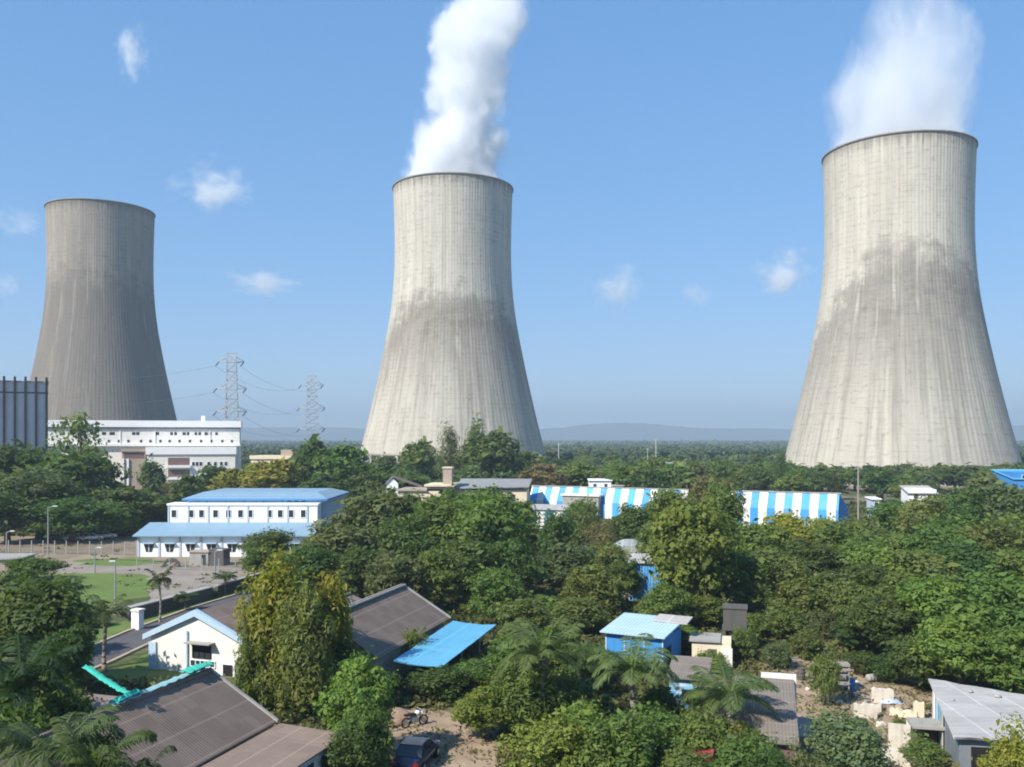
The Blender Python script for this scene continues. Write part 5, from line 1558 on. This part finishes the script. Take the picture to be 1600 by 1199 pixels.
T(1024, 49, 1092, 100, 'bush', 'md', 'left of the red awning', G_F)
T(880, 57, 1035, 100, 'bush', 'ol', 'between the two feather palms', G_F)
T(910, 66, 1000, 84, 'bush', 'md', 'in front of the kiosk left corner', G_F)
T(1072, 45, 1150, 90, 'bush', 'ol', 'before the red awning', G_F)
T(1176, 44, 1140, 110, 'bush', 'md', 'below the grey roof at the bottom', G_F)
T(1322, 47, 1104, 116, 'bush', 'gy', 'alone in front of the white ruins', G_F)
T(1448, 50, 1150, 66, 'bush', 'ol', 'in the gap before the tin shed', G_F)
T(1592, 43, 1130, 90, 'bush', 'yl', 'over the tin shed in the right bottom corner', G_F)
T(1110, 66, 1012, 56, 'bush', 'lt', 'in front of the cream outhouse', G_F)
T(48, 64, 884, 170, 'broad', 'dk', 'biggest at the left edge before the yard', G_F)
T(8, 74, 880, 110, 'broad', 'dk', 'behind the biggest left-edge tree', G_F)
T(104, 62, 968, 84, 'broad', 'dk', 'right shoulder of the biggest left-edge tree', G_F)
T(30, 50, 1010, 170, 'bush', 'dk', 'in the left bottom corner under the dark tree', G_F)
T(104, 48, 1050, 100, 'bush', 'dk', 'left of the brown roof ridge', G_F)
T(-10, 42, 1090, 130, 'bush', 'md', 'cut by the left bottom corner', G_F)
T(262, 98, 935, 34, 'bush', 'md', 'small by the yard wall palms', G_F)
T(318, 104, 918, 40, 'bush', 'dk', 'dark at the end of the yard wall', G_F)
T(150, 88, 975, 40, 'bush', 'ol', 'beside the road left of the gate pillar', G_F)

# palms
def frond(m, base, az, L_, rise, droop, r, nl=26, lw=.05, ll=.8):
    d = Vector((math.cos(az), math.sin(az), 0)); sd = Vector((-d.y, d.x, 0))
    pts = []
    for i in range(nl + 1):
        t = i / nl
        pts.append(base + d * (L_ * (t - .18 * t ** 3)) + Vector((0, 0, L_ * (rise * t - droop * t * t))))
    V = []
    for i in range(nl):
        a, c = pts[i], pts[i + 1]
        w = .05 * (1 - i / nl) + .015
        V.append([a - sd * w, a + sd * w, c + sd * w, c - sd * w])
        if i < 2: continue
        t = i / nl
        l = ll * (math.sin(math.pi * min(1, t * .9 + .12))) ** .6 * r.uniform(.8, 1.15)
        dir_ = (c - a).normalized()
        for s in (-1, 1):
            tip = a + sd * (s * l * .8) + dir_ * (l * .55) + Vector((0, 0, -l * r.uniform(.25, .6)))
            mid = a.lerp(tip, .5) + Vector((0, 0, .08 * l))
            V.append([a, mid + dir_ * lw, tip, mid - dir_ * lw])
    m += V
PALM = {}
def palm_meshes(var, fine):
    if (var, fine) in PALM: return PALM[(var, fine)]
    r = random.Random(50 + var)
    V = []
    n = 24 if var != 1 else 16
    for i in range(n):
        frond(V, Vector((0, 0, 4.6)), 2 * math.pi * i / n * 1.0 + r.uniform(-.2, .2) + (i % 3) * .7, r.uniform(2.3, 3.0), r.uniform(.45, 1.55), r.uniform(.75, 1.15), r,
              30 if fine else 16, .046 if fine else .09, .74)
    cr = quads_mesh('fronds', np.array([[list(p) for p in q] for q in V]), M['leaf'])
    m = MB(); pts = [Vector((.10 * math.sin(i * .5), .06 * math.cos(i * .7), i * .55 - .2)) for i in range(9)]
    rad = [.24, .19, .17, .16, .16, .15, .15, .15, .17]
    m.path(pts, rad, 9)
    for i in range(16):
        z = .3 + i * .27
        m.lathe([(.155, z - .03), (.185, z), (.155, z + .03)], 9, (.10 * math.sin(z / .55 * .5), .06 * math.cos(z / .55 * .7)))
    tr = m.mesh('trunk', M['palm_bark'], True)
    PALM[(var, fine)] = (cr, tr)
    return PALM[(var, fine)]
def palm(px, Y, top, wpx, var, label, tone=(.125, .17, .065), fatz=1.0):
    cr, tr = palm_meshes(var, Y < 65)
    H = hgt(top, Y); W = wpx * Y / F
    o = empty('palm_tree', (at(px, Y).x, Y, 0), random.uniform(0, 6), label, 'palm', 'feather palms among the quarters')
    o.scale = (W / 5.0, W / 5.0, H / 6.3)
    c = link_mesh('fronds', cr, o); j = random.uniform(.85, 1.15)
    c.color = (*[x * j for x in tone], 1)
    link_mesh('trunk', tr, o)
palm(848, 55, 972, 165, 0, 'large feather palm in front of the drooping olive trees')
palm(988, 52, 1000, 165, 2, 'large feather palm before the blue kiosk', (.12, .17, .075))
palm(1140, 50, 1048, 165, 0, 'large feather palm before the grey-roofed house', (.12, .17, .065))
palm(250, 90, 887, 50, 1, 'small drooping palm by the yard wall', (.06, .075, .035))
palm(164, 72, 932, 92, 1, 'slim roadside palm left of the gable house', (.075, .095, .045))
palm(352, 106, 893, 50, 2, 'small bushy palm at the far end of the yard wall', (.06, .085, .035))
palm(290, 96, 926, 46, 2, 'smallest palm between the two yard wall lengths', (.05, .08, .03))
palm(32, 43, 1000, 200, 0, 'tall palm in the left bottom corner under dark trees', (.045, .085, .035))
palm(150, 35, 1136, 190, 0, 'palm with broad fronds over the bottom edge of the brown roof', (.10, .14, .055))
palm(84, 36, 1108, 230, 2, 'low wide palm at the bottom left with arching fronds', (.085, .12, .055))
palm(222, 35, 1160, 110, 1, 'palm top poking over the brown roof at the bottom', (.045, .07, .03))
palm(1092, 52, 1075, 90, 2, 'small feather palm left of the large one by the grey roof', (.06, .09, .03))
palm(905, 62, 1010, 80, 2, 'small feather palm between the two large ones', (.06, .09, .03))

for i in range(15):
    px = 1232 + i * 26
    Y = 306 + (i * 37) % 23
    tree(px, Y, 723 + (i * 5) % 7, 46 + (i * 11) % 14, 'broad', ['md', 'dk', 'ol', 'gr'][i % 4], 'low dense tree in the row along the right tower foot', 'trees along the right tower foot')

# wood between the quarters and the towers
placed = []
towers_xy = [(TW[k][0].location.x, TW[k][0].location.y) for k in 'RML']
def cap(px):                                  # highest permitted treetop row along the picture
    if px < 75: return 690
    if px < 380: return 752
    if px < 560: return 716
    if px < 650: return 716
    if px < 845: return 700
    if px < 1225: return 694
    return 722
cnt = 0
wr = random.Random(4)
tries = 0
NT_ = NTREE
while cnt < 140 and tries < 20000:
    tries += 1
    Y = 236 + 250 * wr.random() ** 1.25
    px = wr.uniform(-40, 1640)
    x = at(px, Y).x
    if any((x - a) ** 2 + (Y - c) ** 2 < 58 ** 2 for a, c in towers_xy): continue
    if px < 385 and Y > 250: continue
    if px < 390 and Y < 300: continue
    if 385 < px < 500 and 270 < Y < 300: continue
    if any((x - a) ** 2 + (Y - c) ** 2 < 6.8 ** 2 for a, c in placed): continue
    h = wr.uniform(7.5, 12.5)
    top = HZ + (CAMZ - h) * F / Y
    top = max(top, cap(px) + wr.uniform(0, 8))
    if hgt(top, Y) < 4.5: continue
    placed.append((x, Y)); cnt += 1
    tone = wr.choices(['dk', 'md', 'ol', 'gr', 'bl', 'lt', 'br'], [4, 5, 2, 3, 3, 1, .6])[0]
    zone = 'left of the middle tower' if px < 600 else 'before the middle tower' if px < 850 else 'between middle and right towers' if px < 1225 else 'before the right tower'
    depth = 'near edge' if Y < 290 else 'middle' if Y < 370 else 'far side'
    tree(px, Y, top, wr.uniform(7.5, 12.5) * F / Y, wr.choice(['broad', 'broad', 'tall', 'bigleaf']), tone,
         f'{TWD[tone]} tree at the {depth} of the wood {zone}', 'trees of the wood below the towers')
print('TREES', NTREE)

# forest beyond: uncountable crowns to the horizon
def forest():
    r = np.random.default_rng(77)
    allV = []
    for (ya, yb, n, per, size, cw, ch, hh) in ((480, 900, 5200, 46, 1.15, 4.6, 3.6, 6.8), (900, 2000, 5200, 26, 2.6, 7.5, 5.0, 6.5), (2000, 6200, 5200, 12, 8.0, 18.0, 8.0, 7.0)):
        Y = np.sqrt(r.uniform(ya ** 2, yb ** 2, n)); px = r.uniform(-180, 1780, n)
        X = (px - 800) / F * Y
        ok = np.ones(n, bool)
        for a, c in towers_xy: ok &= (X - a) ** 2 + (Y - c) ** 2 > 62 ** 2
        X, Y = X[ok], Y[ok]; n = len(X)
        z = r.uniform(.72, 1.25, n) * hh
        C = np.stack([X, Y, z - ch * .5], 1)
        w = cw * r.uniform(.7, 1.3, n)
        d = r.normal(size=(n, per, 3)); d /= np.linalg.norm(d, axis=2)[:, :, None]
        d[:, :, 2] = np.abs(d[:, :, 2]) * 1.1 - .25
        P = C[:, None, :] + d * (np.stack([w, w, np.full(n, ch)], 1)[:, None, :]) * r.uniform(.7, 1.08, (n, per, 1))
        N = d + r.normal(size=d.shape) * .45 + np.array([0, 0, .2]); N /= np.linalg.norm(N, axis=2)[:, :, None]
        h = r.normal(size=d.shape)
        A = np.cross(N, h); A /= np.linalg.norm(A, axis=2)[:, :, None]; B = np.cross(N, A)
        s = size * r.uniform(.6, 1.4, (n, per, 1))
        V = np.stack([P - A * s, P + B * s * .7, P + A * s, P - B * s * .7], 2).reshape(-1, 4, 3)
        allV.append(V)
    g = NT('forest_leaf')
    p = g.n('NewGeometry')
    n1 = g.noise(p, .035, 3); n2 = g.noise(p, .010, 3)
    col = g.mix(g.ramp(n1, .35, .65), (.034, .064, .024), (.085, .115, .036))
    col = g.mix(g.math('MULTIPLY', g.ramp(n2, .5, .68), .6), col, (.115, .100, .060))
    b_ = g.n('BsdfPrincipled', {'Base Color': col, 'Roughness': .7, 'Specular IOR Level': .2})
    g.t.links.new(b_, g.out.inputs[0])
    me = quads_mesh('forest', np.concatenate(allV), g.m)
    tag(link_mesh('forest', me), kind='stuff')
forest()

# weeds, grass tufts and scrub between the trees
def undergrowth():
    r = np.random.default_rng(5)
    n = 75000
    Y = 36 + 215 * r.uniform(0, 1, n) ** 1.5
    px = r.uniform(-60, 1660, n)
    X = (px - 800) / F * Y
    py = HZ + CAMZ * F / Y
    ok = np.ones(n, bool)
    def rect(x0, x1, y0, y1):
        nonlocal ok
        ok &= ~((px > x0) & (px < x1) & (py > y0) & (py < y1))
    rect(-80, 430, 838, 940); rect(60, 330, 930, 985); rect(130, 420, 930, 1075); rect(560, 560, 0, 0)
    keep = r.uniform(0, 1, n) < .025
    ok |= keep & (py > 842) & (py < 928)
    def thin(x0, x1, y0, y1, f):
        nonlocal ok
        ok &= ~((px > x0) & (px < x1) & (py > y0) & (py < y1) & (r.uniform(0, 1, n) > f))
    thin(590, 790, 1105, 1300, .10); thin(1185, 1480, 1028, 1230, .22); rect(200, 400, 838, 884)
    dist = np.min([np.hypot(X - a, Y - c) for a, c in rc], axis=0)
    px_r = np.interp(Y, [c for a, c in rc], [a for a, c in rc])
    ok &= ~((np.abs(X - px_r) < 3.1) & (Y < 140) & (Y > 50))
    X, Y = X[ok], Y[ok]; n = len(X)
    ph = np.sin(X * .21 + 1.3) * np.cos(Y * .17 + .5) + .6 * np.sin(X * .53 + Y * .31)
    h = np.clip(.55 + .45 * ph, .12, 1.5) * r.uniform(.5, 1.3, n)
    pyk = HZ + CAMZ * F / Y
    pxk = X / Y * F + 800
    low = ((pxk < 430) & (pyk > 838) & (pyk < 1000)) | ((pxk > 1185) & (pxk < 1480) & (pyk > 1028)) | ((pxk > 590) & (pxk < 790) & (pyk > 1105))
    h = np.where(low, h * .35, h)
    lowr = np.repeat(np.where(low, .5, 1.0), 9)
    per = 9
    C = np.repeat(np.stack([X, Y, h * .45], 1), per, 0); hh = np.repeat(h, per)
    P = C + r.normal(size=(n * per, 3)) * np.stack([.32 + hh * .35, .32 + hh * .35, hh * .30], 1)
    P[:, 2] = np.abs(P[:, 2]) + .03
    N = r.normal(size=P.shape) * .7 + np.array([0, 0, .9]); N /= np.linalg.norm(N, axis=1)[:, None]
    A = np.cross(N, r.normal(size=P.shape)); A /= np.linalg.norm(A, axis=1)[:, None]; B = np.cross(N, A)
    s = (.13 + .0022 * P[:, 1]) * r.uniform(.6, 1.4, len(P)) * lowr
    V = np.stack([P - A * s[:, None], P + B * (s * .5)[:, None], P + A * s[:, None], P - B * (s * .5)[:, None]], 1)
    g = NT('weed_leaf')
    p = g.n('NewGeometry'); rn = g.last.outputs['Random Per Island']
    n1 = g.noise(p, .12, 4)
    col = g.mix(g.ramp(n1, .35, .65), (.070, .095, .026), (.150, .150, .050))
    col = g.mix(g.math('MULTIPLY', rn, .5), col, (.095, .085, .04))
    b_ = g.n('BsdfPrincipled', {'Base Color': col, 'Roughness': .7, 'Specular IOR Level': .2})
    t_ = g.n('BsdfTranslucent', {'Color': col})
    g.t.links.new(g.n('MixShader', {0: .25, 1: b_, 2: t_}), g.out.inputs[0])
    tag(link_mesh('undergrowth', quads_mesh('undergrowth', V, g.m)), kind='stuff')
undergrowth()

#VEGETATION_END
#LIGHT
# ------------------------------------------------------------------ camera, light, render settings
cam = bpy.data.cameras.new('camera')
cam.sensor_width = 36.0
cam.lens = F / 1600 * 36.0
cam.shift_y = (HZ - 599.5) / 1600
cam.clip_start, cam.clip_end = 0.5, 30000
co = bpy.data.objects.new('camera', cam)
COL.objects.link(co)
co.location = (0, 0, CAMZ)
co.rotation_euler = (R(90), 0, 0)
scene.camera = co

SUN_EL, SUN_PHI = 42.0, 48.0
to_sun = Vector((-math.sin(R(SUN_PHI)) * math.cos(R(SUN_EL)), -math.cos(R(SUN_PHI)) * math.cos(R(SUN_EL)), math.sin(R(SUN_EL))))
sl = bpy.data.lights.new('sun', 'SUN')
sl.energy = 5.0
sl.angle = R(0.53)
sl.color = (1.0, 0.93, 0.81)
so = bpy.data.objects.new('sun', sl)
COL.objects.link(so)
so.rotation_euler = (-to_sun).to_track_quat('-Z', 'Y').to_euler()

w = bpy.data.worlds.new('World')
scene.world = w
w.use_nodes = True
wt = w.node_tree
wt.nodes.clear()
sky = wt.nodes.new('ShaderNodeTexSky')
sky.sky_type = 'NISHITA'
sky.sun_disc = False
sky.sun_elevation = R(SUN_EL)
sky.sun_rotation = math.atan2(to_sun.x, to_sun.y)
sky.air_density = 0.7
sky.dust_density = 0.0
sky.ozone_density = 6.0
bg = wt.nodes.new('ShaderNodeBackground')
bg.inputs[1].default_value = 0.12
gam = wt.nodes.new('ShaderNodeGamma')
gam.inputs[1].default_value = 0.36
hs = wt.nodes.new('ShaderNodeHueSaturation')
hs.inputs['Saturation'].default_value = 1.92
hs.inputs['Hue'].default_value = 0.507
hs.inputs['Value'].default_value = 2.72
wo = wt.nodes.new('ShaderNodeOutputWorld')
wt.links.new(sky.outputs[0], gam.inputs[0])
wt.links.new(gam.outputs[0], hs.inputs['Color'])
wt.links.new(hs.outputs[0], bg.inputs[0])
wt.links.new(bg.outputs[0], wo.inputs[0])

vs_ = scene.view_settings
scene.display_settings.display_device = 'sRGB'
vs_.view_transform = 'Standard'
vs_.look = 'None'
vs_.exposure = 0.67
vs_.gamma = 1.0
vs_.use_curve_mapping = False
scene.render.engine = 'CYCLES'
cy = scene.cycles
cy.max_bounces = 10
cy.diffuse_bounces = 3
cy.glossy_bounces = 2
cy.transmission_bounces = 3
cy.transparent_max_bounces = 8
cy.volume_bounces = 8
cy.volume_max_steps = 256
cy.sample_clamp_indirect = 6.0
cy.use_denoising = True
cy.use_adaptive_sampling = True
cy.adaptive_threshold = 0.02
cy.pixel_filter_type = 'BLACKMAN_HARRIS'
cy.filter_width = 1.9
